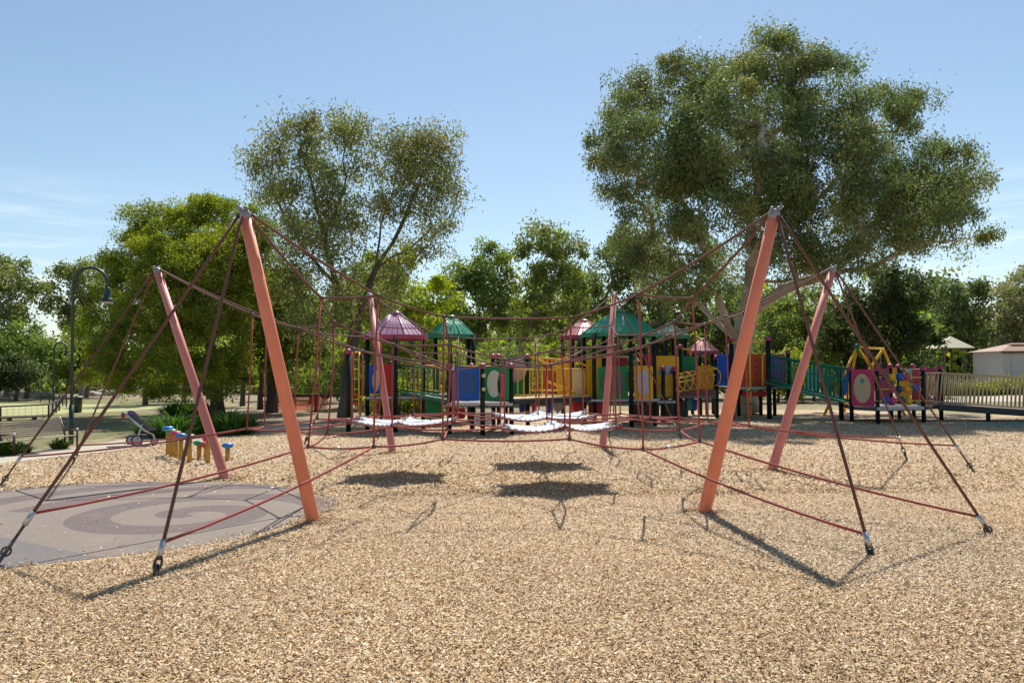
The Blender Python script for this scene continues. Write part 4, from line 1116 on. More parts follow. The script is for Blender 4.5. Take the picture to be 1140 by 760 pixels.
# --- yellow bridge
barrier(at(573, 411, 20.9), at(654, 411, 23.0), at(573, 440, 20.9), at(654, 440, 23.0), 13, YELB)
barrier(at(590, 397, 22.6), at(652, 403, 24.6), at(590, 434, 22.6), at(652, 435, 24.6), 12, YELB)
mb = MB()
mb.tube([at(594, 398, 21.6), at(626, 412, 22.2)], .032, 8); mb.tube([at(608, 424, 21.9), at(640, 437, 22.5)], .032, 8); mb.tube([at(630, 398, 23.5), at(656, 408, 23.2)], .03, 8)
mb.build('sloping_rail', YEL_, PS)
a, b = at(571, 442, 20.9), at(656, 442, 23.0); a.z = b.z = (a.z + b.z) / 2
ex = (b - a); W = ex.length; ex.normalize(); ey = Vector((-ex.y, ex.x, 0))
mb = MB(); mb.box((a + b) / 2 + ey * .65 - Vector((0, 0, .02)), (W, 1.3, .06), axes=(ex, ey, Vector((0, 0, 1)))); mb.build('bridge_deck', TANB, PS)
mb = MB(); mb.box((a + b) / 2 - ey * .03 - Vector((0, 0, .085)), (W, .06, .12), axes=(ex, ey, Vector((0, 0, 1)))); mb.build('bridge_beam', BEAM, PS)
panel(637, 411, 650, 440, 23.6, CREAM, 'panel')
# things under the bridge
for u0, v0, u1, v1, d, mt in ((578, 447, 584, 459, 23, BLUE), (584, 446, 588, 460, 23.0, PINK), (592, 446, 596, 460, 23.0, PINK), (609, 447, 615, 463, 23.2, BLUE), (655, 448, 662, 462, 23.6, REDP), (664, 448, 672, 462, 23.4, REDP)):
    panel(u0, v0, u1, v1, d, mt, 'understorey_panel', .03)
c = at(644, 452, 23.6); mb = MB(); mb.lathe((c.x, 23.7, c.z - .28), [(.12, 0), (.17, .08), (.18, .25), (.15, .4), (.10, .46), (.02, .48)], 16); mb.build('play_drum', paint('bright_red_plastic', (.55, .02, .02), .35), PS)
c = at(621, 452, 23.4); mb = MB(); mb.ball((c.x, 23.5, c.z), .17, 16, 10); mb.tube([(c.x, 23.5, -.02), (c.x, 23.5, c.z)], .03, 8); mb.build('play_globe', GREYP, PS)
# --- faded red roof behind
roof(651, 374, 357.5, 29, 27.2, REDR, MAGV, 'faded red ribbed roof', [(626, 27.2), (637, 26.6), (645, 26.4)])
panel(622, 396, 650, 401, 26.6, MAGV, 'panel')
# --- big green-roofed tower
roof(689, 371.5, 346, 44, 23.9, GRNR, GRNV, 'largest green ribbed roof', [(650, 24.4), (661, 23.1), (702, 22.95), (728, 23.4), (716, 24.9), (672, 25.0)])
deck(654, 733, 23.05, 24.8, 444)
panel(666, 408, 699, 444, 23.1, GREEN, 'panel', label='green panel with dark round window', hole=[(.5, .52, .40, .38, DARKW, 'round_window')])
panel(706, 407, 727, 445, 23.1, YEL_, 'panel', label='yellow panel with grey oval window', hole=[(.5, .5, .34, .40, GREYP, 'oval_window')])
panel(652, 397, 670, 443, 24.9, YEL_, 'panel'); panel(672, 398, 698, 406, 25.1, REDP, 'panel'); panel(718, 394, 727, 408, 24.9, REDP, 'panel')
mb = MB(); mb.tube([at(664, 397, 24.6), at(700, 397, 24.6)], .03, 8); mb.build('grab_rail', TANB, PS)
panel(680, 396, 690, 403, 24.8, PURPP, 'panel')
# --- pale roof, rainbow panel
roof(745, 374, 361, 23, 29.0, PALER, GRNV, 'small weathered pale green roof', [(741, 28.2), (749, 29.4), (763, 29.0), (731, 29.0)])
rb = panel(730, 396, 756, 441, 25.4, YEL_, 'panel', label='yellow panel with coloured arch')
c = at(743.5, 417, 25.4); k = 25.4 / F
def wedge(a0, a1, r, th_, mat, nm):
    pp = [(0, 0)] + [(r * math.cos(R(a0 + (a1 - a0) * i / 8)), r * math.sin(R(a0 + (a1 - a0) * i / 8))) for i in range(9)]
    mb = MB(); mb.prism(pp, Vector((c.x, 25.365, c.z)), Vector((1, 0, 0)), Vector((0, 0, 1)), th_); mb.build(nm, mat, rb)
wedge(0, 62, 10.5 * k, .022, PURPP, 'arch_window'); wedge(62, 118, 10.5 * k, .022, GREYP, 'arch_window'); wedge(118, 180, 10.5 * k, .022, TURQ, 'arch_window')
post(738, 408, 25.0); post(751, 409, 25.2)
panel(759, 396.5, 774, 412, 27.2, GREEN, 'panel')
mb = MB()
for i in range(5):
    p = at(760.5 + i * 3, 404.5, 27.13); mb.tube([(p.x, 27.16, p.z - .22), (p.x, 27.16, p.z + .22)], .022, 6)
mb.build('panel_ribs', GREEN, PS)
roof(782, 391, 378.5, 18, 30.0, PINKR, MAGV, 'small faded pink roof', [(770, 29.8), (779, 29.4), (786, 29.4), (793, 29.9)], n=8)
post(757, 384, 27.0)
mb = MB(); mb.tube([at(757, 388, 27), at(769, 389, 27.4), at(769, 398, 27.4)], .03, 8); mb.build('grab_rail', YEL_, PS)
panel(700, 450, 728, 470, 24.8, BEAM, 'understorey_panel'); panel(742, 447, 764, 466, 26.6, BEAM, 'understorey_panel')  # dark sheets added to stand in for the shade below the decks
barrier(at(655, 409, 24.9), at(730, 409, 24.9), at(655, 441, 24.9), at(730, 441, 24.9), 12, YELB)
barrier(at(814, 398, 28.3), at(876, 398, 28.3), at(814, 428, 28.3), at(876, 428, 28.3), 10, DKG)
barrier(at(501, 408, 22.3), at(566, 408, 22.3), at(501, 442, 22.3), at(566, 442, 22.3), 12, YELB)
barrier(at(978, 411, 26.2), at(1044, 411, 26.2), at(978, 446, 26.2), at(1044, 446, 26.2), 8, TANB)
# --- yellow hoop tunnel
mb = MB()
p0, p1 = at(747, 427, 25.3), at(795, 419.5, 27.0)
for i in range(7):
    f = i / 6; cpt = p0 + (p1 - p0) * f; rr_ = .27
    e1 = Vector((.62, -.78, 0)).normalized()
    loop = [cpt + e1 * (rr_ * math.cos(t)) + Vector((0, 0, rr_ * 1.1 * math.sin(t))) for t in [2 * math.pi * j / 20 for j in range(21)]]
    mb.tube(loop, .020, 7, False)
mb.build('hoop_tunnel', YELB, PS)
mb = MB()
for dv in (0, 3.5): mb.tube([at(733, 427 + dv, 25.0), at(796, 411 + dv * 1.8, 26.8)], .022, 8)
mb.build('hand_rail', YELB, PS)
deck(735, 797, 26.0, 27.6, 440, rim=False)
panel(756, 433, 797, 441, 26.2, paint('brown_skirt', (.17, .05, .03), .6), 'skirt_board')
panel(777, 407, 794, 433, 27.4, ORY, 'panel', label='orange yellow panel behind the hoops')
panel(757, 412, 776, 433, 27.6, paint('brown_board', (.20, .09, .05), .6), 'panel')
post(737, 441, 25.6, cap=False); post(752, 441, 25.8, cap=False)
panel(765, 444, 770, 457, 27.2, TURQ, 'understorey_panel', .03); panel(771, 444, 776, 457, 27.2, BLUE, 'understorey_panel', .03)
deck(726, 752, 24.5, 25.3, 446, rim=True)
# --- right tower with climbing wall
post(797, 396, 27.4, r=.07); post(814, 376, 26.9, r=.075); post(855, 375, 26.4, r=.08); post(877, 390, 26.8, r=.072); post(862, 431, 28.2, cap=False); post(822, 431, 28.2, cap=False); post(846, 396, 28.4)
panel(798.5, 394, 813, 429, 27.0, BLUE, 'panel', label='ribbed blue panel')
mb = MB()
for i in range(4):
    p = at(801 + i * 3.4, 411, 26.95); mb.tube([(p.x, 26.96, p.z - .42), (p.x, 26.96, p.z + .42)], .028, 6)
mb.build('panel_ribs', BLUE, PS)
cw = panel(817, 394, 853, 430, 27.0, ORNG, 'climbing_wall', label='orange red climbing wall with small grips')
mb = MB()
for v in (401, 408, 415, 422):
    for u in (824, 830, 836, 842, 848): mb.ball(at(u, v, 26.96), .035, 8, 5)
mb.build('wall_grip', paint('brown_grip', (.20, .04, .02), .5), cw)
mb = MB(); mb.tube([at(814, 381.5, 26.85), at(855, 381.5, 26.4)], .03, 8); mb.tube([at(849, 395, 26.4), at(849, 429, 26.4)], .03, 8); mb.build('overhead_bar', YELB, PS)
mb = MB(); pv = at(834.5, 385, 26.0); mb.tube([(pv.x, 26, -.02), (pv.x, 26, pv.z), (pv.x + .02, 26.3, pv.z + .1), (pv.x + .02, 26.75, pv.z + .12)], .03, 10); fp = mb.build('fire_pole', YELB, PS)
for v in (434, 449.5, 464):
    p = at(833.5, v, 26.0); mb = MB(); mb.lathe((p.x, 26, p.z - .04), [(.05, 0), (.15, .015), (.16, .04), (.14, .06), (.05, .075)], 16); mb.build('step_disc', GREEN, fp)
deck(812, 876, 26.6, 28.4, 430.5)
panel(826, 435, 853, 441, 26.8, REDP, 'skirt_board'); panel(812, 431, 826, 440, 27, BEAM, 'skirt_board')
pm = panel(858.5, 394, 874, 426, 26.9, MAGV, 'panel', label='magenta panel with blue window pattern')
mb = MB()
for i in range(4):
    for j in range(5):
        p = at(861 + i * 3.4, 400 + j * 5, 26.86); mb.box((p.x, 26.86, p.z), (.07, .03, .11), rz=0, bev=.01)
mb.build('window_tiles', BLUE, pm)
panel(857, 426, 876, 434, 26.95, BEAM, 'skirt_board')
# --- green ramp to the abacus platform
A0, A1 = at(857, 396, 26.3), at(946, 411, 24.9); B0, B1 = at(857, 423, 26.3), at(946, 446, 24.9)
barrier(A0, A1, B0, B1, 20, DKG, r=.022, rr=.034)
off = Vector((.35, 1.35, 0))
barrier(A0 + off, A1 + off, B0 + off, B1 + off, 20, DKG, r=.022, rr=.034)
lo_ = Vector((0, 0, .12)); ex = (B1 - B0); W = ex.length; ex.normalize(); ey = Vector((-ex.y, ex.x, 0)).normalized(); upz = ex.cross(ey)
mb = MB(); mb.box((B0 + B1) / 2 + off * .5 - Vector((0, 0, .05)), (W, 1.3, .05), axes=(ex, ey, upz)); mb.build('ramp_deck', DKG, PS)
mb = MB(); mb.tube([at(857, 406, 26.3), at(946, 424, 24.9)], .024, 8); mb.build('hand_rail', DKG, PS)
for u, d in ((880, 27.6), (937, 25.6)): post(u, 440 if u < 900 else 449, d, cap=False)
post(935, 408, 26.3, cap=False)
# --- abacus platform
for u, vt, d in ((947, 408.5, 24.7), (976, 408.5, 23.7), (1027, 408, 24.1), (1046.5, 407, 25.2), (991, 405.5, 26.0), (1016, 405.5, 26.4), (1000, 406, 26.2)): post(u, vt, d)
panel(949.5, 411, 974, 452, 24.6, PINK, 'panel', d1=23.75, label='pink panel with cream oval', hole=[(.5, .5, .39, .40, CREAM, 'oval_window')])
e0, e1 = at(949.5, 430, 24.6), at(974, 430, 23.75); ee = (e1 - e0); ee.z = 0; ee.normalize(); eo = ee.cross(Vector((0, 0, 1)))
mb = MB(); ec = e0 + (e1 - e0) * .5 + eo * .05; ec.z = at(962, 424, 24.2).z; mb.prism([(-.07, -.06), (.05, -.08), (.09, .0), (.03, .09), (-.06, .07)], ec, ee, Vector((0, 0, 1)), .008); mb.build('painted_emblem', TURQ, PS)
a_, b_ = at(948, 452.5, 24.7), at(1048, 452.5, 24.3); zt = at(1000, 452.5, 23.9).z
c0 = [at(948, 453, 24.75), at(976, 453, 23.65), at(1028, 453, 24.05), at(1047, 453, 25.1)]
poly = [(p.x, p.y) for p in c0] + [(c0[3].x - .2, 26.3), (c0[0].x + .4, 26.3)]
mb = MB(); mb.prism([(x, y) for x, y in poly], Vector((0, 0, zt - .12)), Vector((1, 0, 0)), Vector((0, 1, 0)), .10); mb.build('deck', DECK, PS)
mb = MB(); mb.box((c0[1] + c0[2]) / 2 - Vector((0, .03, .035)), ((c0[2] - c0[1]).length, .04, .09), rz=math.atan2(c0[2].y - c0[1].y, c0[2].x - c0[1].x)); mb.build('deck_rim', GREYP, PS)
ABC = {'y': YEL_, 'b': BLUE, 'r': PINK, 'k': paint('navy_plastic', (.02, .05, .09), .35), 'p': PURPP, 'o': ORY}
aba = MB()
p_, q_ = Vector((c0[1].x, c0[1].y, 0)), Vector((c0[2].x, c0[2].y, 0))
def onrod(u, v):
    rr_ = ray(u, v); n_ = Vector((-(q_ - p_).y, (q_ - p_).x, 0)); t_ = (p_ - Vector((0, 0, EYE))).dot(n_) / rr_.dot(n_); return Vector((0, 0, EYE)) + rr_ * t_
for v in (420, 433, 446): aba.tube([onrod(976, v), onrod(1026, v)], .022, 8)
ab_ = aba.build('abacus_rods', YEL_, PS)
for u, v, cname in ((985, 419, 'k'), (992.5, 420, 'y'), (1001, 419.5, 'b'), (1009.5, 420, 'r'), (993, 433, 'r'), (1001, 433, 'k'), (1009.5, 433.5, 'o'), (1019.5, 431.5, 'b'), (985.5, 445.5, 'b'), (994, 446, 'r'), (1003.5, 445, 'k'), (1011.5, 446.5, 'y')):
    mb = MB(); mb.ball(onrod(u, v), .113, 18, 12); mb.build('abacus_ball', ABC[cname], ab_)
panel(979, 410, 990, 447, 26.0, MAGV, 'panel'); panel(1001, 424, 1013, 445, 25.9, YEL_, 'panel'); panel(1017, 411, 1026, 447, 26.2, MAGV, 'panel'); panel(1005, 410, 1014, 414, 26.2, GREYP, 'panel')
panel(992, 409, 998, 416, 26, ORY, 'panel')
hp = MB(); c = at(1037, 429, 25.6); pr = []
W_, H_ = .42, .56
outer = [(-W_ * .55, -H_), (W_ * .6, -H_), (W_ * .6, H_), (-W_ * .55, H_)]
inner = [(.40 * W_ * math.cos(t) - .06, .72 * H_ * math.sin(t)) for t in [math.pi / 2 - 2 * math.pi * k_ / 24 for k_ in range(24)]]
for i in range(24):      # board with an oval opening
    t = math.pi / 2 - 2 * math.pi * i / 24; t2 = math.pi / 2 - 2 * math.pi * (i + 1) / 24
    def on(t_):
        cx_, sy_ = math.cos(t_), math.sin(t_); k_ = min(W_ * .6 / max(abs(cx_), 1e-6), H_ / max(abs(sy_), 1e-6)); return (cx_ * k_, sy_ * k_)
    o1, o2 = on(t), on(t2); i1, i2 = (.42 * W_ * math.cos(t), .72 * H_ * math.sin(t)), (.42 * W_ * math.cos(t2), .72 * H_ * math.sin(t2))
    hp.prism([i1, i2, o2, o1], c, Vector((1, 0, 0)), Vector((0, 0, 1)), .04)
hp.build('panel', MAGV, PS, 'magenta board with open oval')
# --- tan ramp to the right
T0, T1 = at(1047, 415, 24.6), at(1215, 423, 23.9); U0, U1 = at(1044, 447, 24.6), at(1215, 459, 23.9)
barrier(T0, T1, U0, U1, 36, TANB, r=.018, rr=.024)
off = Vector((.05, 1.35, 0)); barrier(at(1030, 415, 24.4), T0, at(1030, 446, 24.4), U0, 4, TANB)
barrier(T0 + off, T1 + off, U0 + off, U1 + off, 36, TANB, r=.018, rr=.024)
ex = (U1 - U0); W = ex.length; ex.normalize(); ey = Vector((-ex.y, ex.x, 0)).normalized(); upz = ex.cross(ey)
mb = MB(); mb.box((U0 + U1) / 2 + off * .5 - Vector((0, 0, .09)), (W, 1.32, .06), axes=(ex, ey, upz)); mb.build('ramp_deck', DECK, PS)
mb = MB(); mb.box((U0 + U1) / 2 - Vector((0, .02, .17)), (W, .06, .17), axes=(ex, ey, upz)); mb.build('ramp_beam', BEAM, PS)
for u, d in ((1100, 24.4), (1160, 24.1), (1205, 24.0)): post(u, 458, d, cap=False)

panel(899, 410, 912, 441, 30.5, TURQ, 'panel', label='turquoise board seen through the green ramp'); panel(915, 416, 925, 441, 30.8, GREEN, 'panel'); panel(933, 412, 946, 440, 30.0, BLUE, 'panel', label='blue board behind the end of the green ramp')
# --- yellow tripod frame behind the platform
b0 = Vector((at(953, 440, 28.5).x, 28.5, 0))
sw = thing('swing_frame', b0, 'yellow pipe tripod frame end with green top joint behind the pink panel', 'swing frame')
top_ = at(954, 386, 28.5)
mb = MB()
for dx, dy in ((-.62, -.25), (.58, -.35), (.1, .9)): mb.tube([(top_.x + dx * 2.3, top_.y + dy * 2.0, -.03), top_], .05, 10)
mb.build('tripod_leg', YEL_, sw)
far = Vector((top_.x + 2.4, top_.y + 3.2, top_.z))
mb = MB(); mb.tube([top_, far], .045, 10); mb.build('cross_beam', YEL_, sw)
mb = MB(); mb.ball(top_, .11, 12, 8); mb.tube([top_ - Vector((0, 0, .2)), top_], .075, 10); mb.build('top_joint', DKG, sw)
mb = MB()
for dx, dy in ((-.62, .6), (.7, .4)): mb.tube([(far.x + dx * 1.9, far.y + dy * 2.0, -.03), far], .05, 10)
mb.build('tripod_leg', YEL_, sw)

# ================================================================== SMALL THINGS
LAMPG = paint('dark_green_lamp', (.012, .035, .032), .4)
# --- arched lamp posts
def lamp(name, base, h, arm, label, r=.036):
    t = thing(name, base, label, 'street lamp', 'arched lamp posts')
    x, y, z0 = base; mb = MB(); R_ = arm / 2
    pts = [(x, y, z0 - .05), (x, y, z0 + h - R_)] + [(x + R_ - R_ * math.cos(a), y, z0 + h - R_ + R_ * math.sin(a)) for a in [math.pi * i / 14 for i in range(1, 15)]] + [(x + arm, y, z0 + h - R_ - .10)]
    mb.tube(pts, r, 12); mb.tube([(x, y, z0 - .04), (x, y, z0 + .9)], r * 1.5, 12); mb.build('lamp_pole', LAMPG, t)
    c = Vector((x + arm, y, z0 + h - R_ - .10)); s_ = r / .036 if r < .045 else 1.1
    mb = MB(); mb.lathe(c - Vector((0, 0, .30 * s_)), [(.165 * s_, 0), (.168 * s_, .012 * s_), (.12 * s_, .075 * s_), (.082 * s_, .13 * s_), (.075 * s_, .23 * s_), (.05 * s_, .30 * s_), (.045 * s_, .34 * s_)], 20); sh = mb.build('lamp_shade', LAMPG, t)
    mb = MB(); mb.lathe(c - Vector((0, 0, .31 * s_)), [(.03, -.03), (.11 * s_, -.015), (.15 * s_, .005), (.15 * s_, .009)], 16); mb.build('lamp_lens', GREYP, sh)
    return t
bL = gnd(79, 494)
lamp('street_lamp', (bL.x, bL.y, 0), at(98, 298, bL.y).z, .80 * bL.y / 18.7, 'tall dark green arched lamp post with bell shade beside the slatted bench')
d = 46; bF = Vector(((60 - 570) / F * d, d, 0))
lamp('street_lamp', (bF.x, bF.y, 0), at(66, 381, d).z, .68, 'far dark lamp post with a small shade behind the oval fence', r=.05)

# --- park bench with slatted back
SLAT = paint('weathered_timber', (.30, .25, .20), .75, wear=.3, scale=5)
SLATL = paint('pale_timber', (.42, .37, .31), .7, wear=.25, scale=5)  # paler timber for the bench seat and the rail fence
BSTEEL = paint('maroon_steel', (.09, .022, .02), .5)
WCAP = paint('white_cap', (.75, .74, .72), .4)
fr, fl = gnd(85, 499), gnd(14.5, 507)          # front feet
bx = (fr - fl); Lb = bx.length; bx.normalize(); bz = Vector((0, 0, 1)); by = Vector((-bx.y, bx.x, 0))      # by points to the back
bench = thing('park_bench', (fl + fr) / 2 - bx * .35, 'weathered slatted park bench with maroon posts beside the concrete path', 'bench')
far_l = fl - bx * 1.15
mb = MB()
for i in range(6): mb.box((far_l + fr) / 2 + by * (.03 + i * .05) + bz * (.285 - i * .004), ((fr - far_l).length - .04, .040, .02), axes=(bx, by, bz), bev=.004)
mb.build('seat', SLATL, bench)
mb = MB()
for i in range(8): mb.box((far_l + fr) / 2 + by * (.335 + i * .016) + bz * (.335 + i * .041), ((fr - far_l).length - .04, .018, .030), axes=(bx, by, bz), bev=.004)
mb.build('backrest', SLAT, bench)
for p in (far_l, fl, fr):
    for nm, oy, h in (('front_post', 0, .42), ('rear_post', .32, .38)):
        q = p + by * oy + bx * (.02 if nm == 'front_post' else 0); mb = MB()
        if nm == 'rear_post': mb.tube([q + bz * -.03, q + bz * .30, q + by * .14 + bz * .64], .021, 10)
        else: mb.tube([q + bz * -.03, q + bz * h], .021, 10)
        po = mb.build('leg', BSTEEL, bench)
        mb = MB(); mb.ball((q + bz * h) if nm == 'front_post' else (q + by * .14 + bz * .65), .026, 10, 6); mb.build('post_cap', WCAP, po)
    mb = MB(); mb.tube([p + bz * .255, p + by * .31 + bz * .25], .015, 8); mb.tube([p + bz * .40, p + by * .37 + bz * .39], .013, 8); mb.build('arm_frame', BSTEEL, bench)

# --- low plank bench by the oval fence
q0, q1 = at(-30, 465.5, 27.5), at(51, 463.5, 29.0)
lowb = thing('low_bench', ((q0.x + q1.x) / 2, (q0.y + q1.y) / 2, 0), 'low dark timber bench in front of the short oval fence', 'bench')
ex = Vector((q1.x - q0.x, q1.y - q0.y, 0)); W = ex.length; ex.normalize(); ey = Vector((-ex.y, ex.x, 0)); zt = (q0.z + q1.z) / 2
mb = MB()
for i in range(3): mb.box((q0 + q1) / 2 + ey * (i * .16) + Vector((0, 0, (q0.z + q1.z) / 2 - (q0.z + q1.z) / 2)), (W, .14, .05), axes=(ex, ey, bz), bev=.008)
mb.build('seat', paint('dark_old_timber', (.12, .10, .085), .8), lowb)
for f in (.15, .5, .85):
    p = q0 + (q1 - q0) * f; mb = MB(); mb.box((p.x + ey.x * .16, p.y + ey.y * .16, zt / 2 - .03), (.09, .36, max(.08, zt)), axes=(ex, ey, bz)); mb.build('leg', BSTEEL, lowb)

# --- oval fences
FEN = paint('black_fence_pipe', (.02, .028, .022), .5)
m, n, l, bs = newmat('chain_mesh')
P = pos(n)
def wave(ax):
    w_ = n.new('ShaderNodeTexWave'); w_.bands_direction = 'DIAGONAL'; w_.inputs['Scale'].default_value = 9
    mp_ = n.new('ShaderNodeMapping'); mp_.inputs['Scale'].default_value = ax; l.new(P, mp_.inputs[0]); l.new(mp_.outputs[0], w_.inputs[0]); return w_.outputs['Fac']
mxm = n.new('ShaderNodeMath'); mxm.operation = 'MAXIMUM'; l.new(wave((1, 1, 1)), mxm.inputs[0]); l.new(wave((1, 1, -1)), mxm.inputs[1])
gt = n.new('ShaderNodeMath'); gt.operation = 'GREATER_THAN'; gt.inputs[1].default_value = .93; l.new(mxm.outputs[0], gt.inputs[0])
bs.inputs['Base Color'].default_value = (.03, .04, .03, 1); bs.inputs['Roughness'].default_value = .6
l.new(gt.outputs[0], bs.inputs['Alpha'])
CHAIN = m
def fence(name, pts, h, label, step, mesh=True, mat=FEN, r=.025, rails=1):
    c = sum((Vector(p) for p in pts), Vector()) / len(pts)
    t = thing(name, (c.x, c.y, 0), label, 'fence')
    pts = [Vector((p[0], p[1], 0)) for p in pts]
    mb = MB()
    for k in range(rails):
        hh = h * (1 - k * .45); mb.tube([p + bz * hh for p in pts], r, 8)
    mb.build('top_rail', mat, t)
    for a, b in zip(pts[:-1], pts[1:]):
        k = max(1, round((b - a).length / step))
        for i in range(k + (b is pts[-1])):
            p = a + (b - a) * (i / k); mb = MB(); mb.tube([p - bz * .03, p + bz * (h + .02)], r * 1.25, 8); mb.build('fence_post', mat, t)
    if mesh:
        mb = MB()
        for a, b in zip(pts[:-1], pts[1:]):
            mb.tube([a + bz * .06, b + bz * .06], .007, 4)
            L_ = (b - a).length; k = int(L_ / .22)
            for i in range(k): p = a + (b - a) * (i / k); mb.tube([p + bz * .06, p + bz * h], .005, 3, False)
            for z_ in np.arange(.14, h, .11): mb.tube([a + bz * z_, b + bz * z_], .0045, 3, False)
        mb.build('wire_mesh', FEN, t)
    return t
fa, fb, fc_ = gnd(-60, 472), gnd(54, 465), gnd(66, 457)
fence('oval_fence', [fa, fb, fc_], .50, 'short black wire fence along the near side of the pale oval', 2.3)
fence('oval_fence', [gnd(-60, 447), gnd(10, 447.5), gnd(45, 447), gnd(66, 450), gnd(74, 453)], .55, 'black wire fence along the far side of the pale oval', 2.4)
fence('boundary_fence', [(at(46, 430, 66).x, 66, 0), (at(120, 430, 64).x, 64, 0)], 1.05, 'black pipe rail behind the far lamp post', 3.2, mesh=False, r=.03)
fence('timber_fence', [(at(98, 430, 58).x, 58, 0), (at(150, 430, 58).x, 58, 0), (at(300, 430, 60).x, 60, 0)], .62, 'pale timber rail fence under the trees on the left', 3.0, mesh=False, mat=SLATL, r=.06)
# --- bin
bb = gnd(86.5, 459)
binn = thing('rubbish_bin', (bb.x, bb.y, 0), 'dark rubbish bin standing right of the arched lamp post', 'bin')
k = bb.y / F
mb = MB(); mb.lathe((bb.x, bb.y, -.02), [(4.0 * k, 0), (4.6 * k, 15 * k), (4.8 * k, 16 * k)], 18); mb.build('bin_body', paint('bin_black', (.02, .025, .025), .5), binn)
mb = MB(); mb.lathe((bb.x, bb.y, 15.5 * k), [(5 * k, 0), (4.8 * k, 1.4 * k), (2.5 * k, 2.6 * k), (.2 * k, 2.9 * k)], 18); mb.build('bin_lid', paint('bin_lid', (.03, .05, .05), .5), binn)
# --- pale rocks along the oval
ROCK = barkmat('pale_rock', [(.3, (.26, .22, .18)), (.55, (.48, .42, .36)), (.8, (.58, .53, .47))], 4, (1, 1, 1), .8)
for i, (u, v, r_) in enumerate([(8, 441.5, .55), (22, 441, .75), (37, 442, .6), (49, 442.5, .5), (104, 440.5, .45), (118, 440, .6)]):
    c = gnd(u, v); g_ = np.random.default_rng(60 + i); mb = MB(); V = []; Fc = []
    nn, mm_ = 12, 7
    ph = g_.random(6) * 6
    for a in range(mm_ + 1):
        for b in range(nn):
            t, f = math.pi * a / mm_, 2 * math.pi * b / nn
            k = 1 + .16 * math.sin(3 * f + ph[0]) * math.sin(t) + .12 * math.sin(2 * t + ph[1] + f)
            V.append((c.x + r_ * 1.3 * k * math.sin(t) * math.cos(f), c.y + r_ * k * math.sin(t) * math.sin(f), r_ * .25 + r_ * .55 * k * math.cos(t)))
    for a in range(mm_):
        for b in range(nn): Fc.append((a * nn + b, a * nn + (b + 1) % nn, (a + 1) * nn + (b + 1) % nn, (a + 1) * nn + b))
    mb.add(V, Fc); o = mb.build('rock', ROCK)
    tag(o, ['pale rock at the far left beyond the oval fence', 'largest pale rock beyond the oval fence', 'pale rock in the middle of the row beyond the oval', 'pale rock left of the far lamp post', 'pale rock just right of the arched lamp post and bin', 'pale rock under the loose olive tree'][i], 'rock', 'pale rocks beyond the oval')

# --- pushchair
c0 = gnd(160, 496)
st = thing('pushchair', c0, 'grey and purple three wheeled pushchair parked on the concrete path', 'pushchair')
dp = c0.y
def S(u, v, dy=0): return at(u, v, dp + dy)
ALU = paint('silver_tube', (.55, .55, .56), .3, .7)
RIMW = paint('pale_wheel_rim', (.50, .52, .56), .4)
TYRE = paint('black_tyre', (.02, .02, .022), .7)
FABP = paint('purple_fabric', (.13, .08, .26), .8)
FABG = paint('grey_fabric', (.10, .10, .115), .85)
FABB = paint('black_fabric', (.03, .03, .035), .85)
def wheel(c, r):
    ax = Vector((.25, -1, 0)).normalized(); e1 = Vector((1, .25, 0)).normalized()
    mb = MB(); loop = [c + e1 * (r * .86 * math.cos(t)) + bz * (r * .86 * math.sin(t)) for t in [2 * math.pi * i / 24 for i in range(25)]]
    mb.tube(loop, r * .15, 8, False); w = mb.build('wheel', TYRE, st)
    mb = MB(); mb.tube([c + e1 * (r * .66 * math.cos(t)) + bz * (r * .66 * math.sin(t)) for t in [2 * math.pi * i / 24 for i in range(25)]], r * .11, 6, False)
    for i in range(6):
        t = math.pi * i / 3; mb.tube([c, c + e1 * (r * .66 * math.cos(t)) + bz * (r * .66 * math.sin(t))], r * .08, 5)
    mb.tube([c - ax * .03, c + ax * .04], r * .18, 8); mb.tube([c - ax * .004, c + ax * .006], r * .62, 20); mb.build('rim', RIMW, w)
wheel(S(152.5, 490.2), .128); wheel(S(146.8, 490.0, .5), .128); wheel(S(171.8, 491.2, .2), .088)
mb = MB()
for dy in (0, .46):
    mb.tube([S(140, 460, dy), S(150, 469, dy), S(161, 479, dy), S(171, 484, .2 + dy * .2), S(172, 491, .2)], .022, 8)
    mb.tube([S(158, 473, dy), S(155, 482, dy), S(152.5 - (2 if dy else 0), 490.2, dy)], .016, 8)
    mb.tube([S(153, 483, dy), S(163, 483.5, dy)], .014, 8)
mb.tube([S(152.5, 490.2), S(147, 490.0, .5)], .014, 8)
mb.tube([S(140, 460), S(137, 458.5, .2), S(140, 460, .46)], .018, 8)
mb.build('frame', ALU, st)
def strip(pts, w0, thick, name, mat):
    mb = MB(); V = []; 
    for p, q in pts:
        V += [p, p + Vector((0, w0, 0)), q, q + Vector((0, w0, 0))]
    Fc = []
    for i in range(len(pts) - 1):
        a = 4 * i; b = a + 4; Fc += [(a, b, b + 1, a + 1), (a + 2, a + 3, b + 3, b + 2), (a, a + 2, b + 2, b), (a + 1, b + 1, b + 3, a + 3)]
    e = 4 * (len(pts) - 1); Fc += [(0, 1, 3, 2), (e, e + 2, e + 3, e + 1)]
    mb.add(V, Fc, False); return mb.build(name, mat, st)
def rail_body(pts, half, y0, y1, name, mat):
    """a padded shell: side outline pts = (u, v) swept from depth y0 to y1"""
    mb = MB(); A = [S(u, v, y0) for u, v in pts]; B = [S(u, v, y1) for u, v in pts]; n_ = len(pts)
    mb.add(A + B, [tuple(range(n_)), tuple(range(n_, 2 * n_))[::-1]] + [(i, i + n_, (i + 1) % n_ + n_, (i + 1) % n_) for i in range(n_)]); return mb.build(name, mat, st)
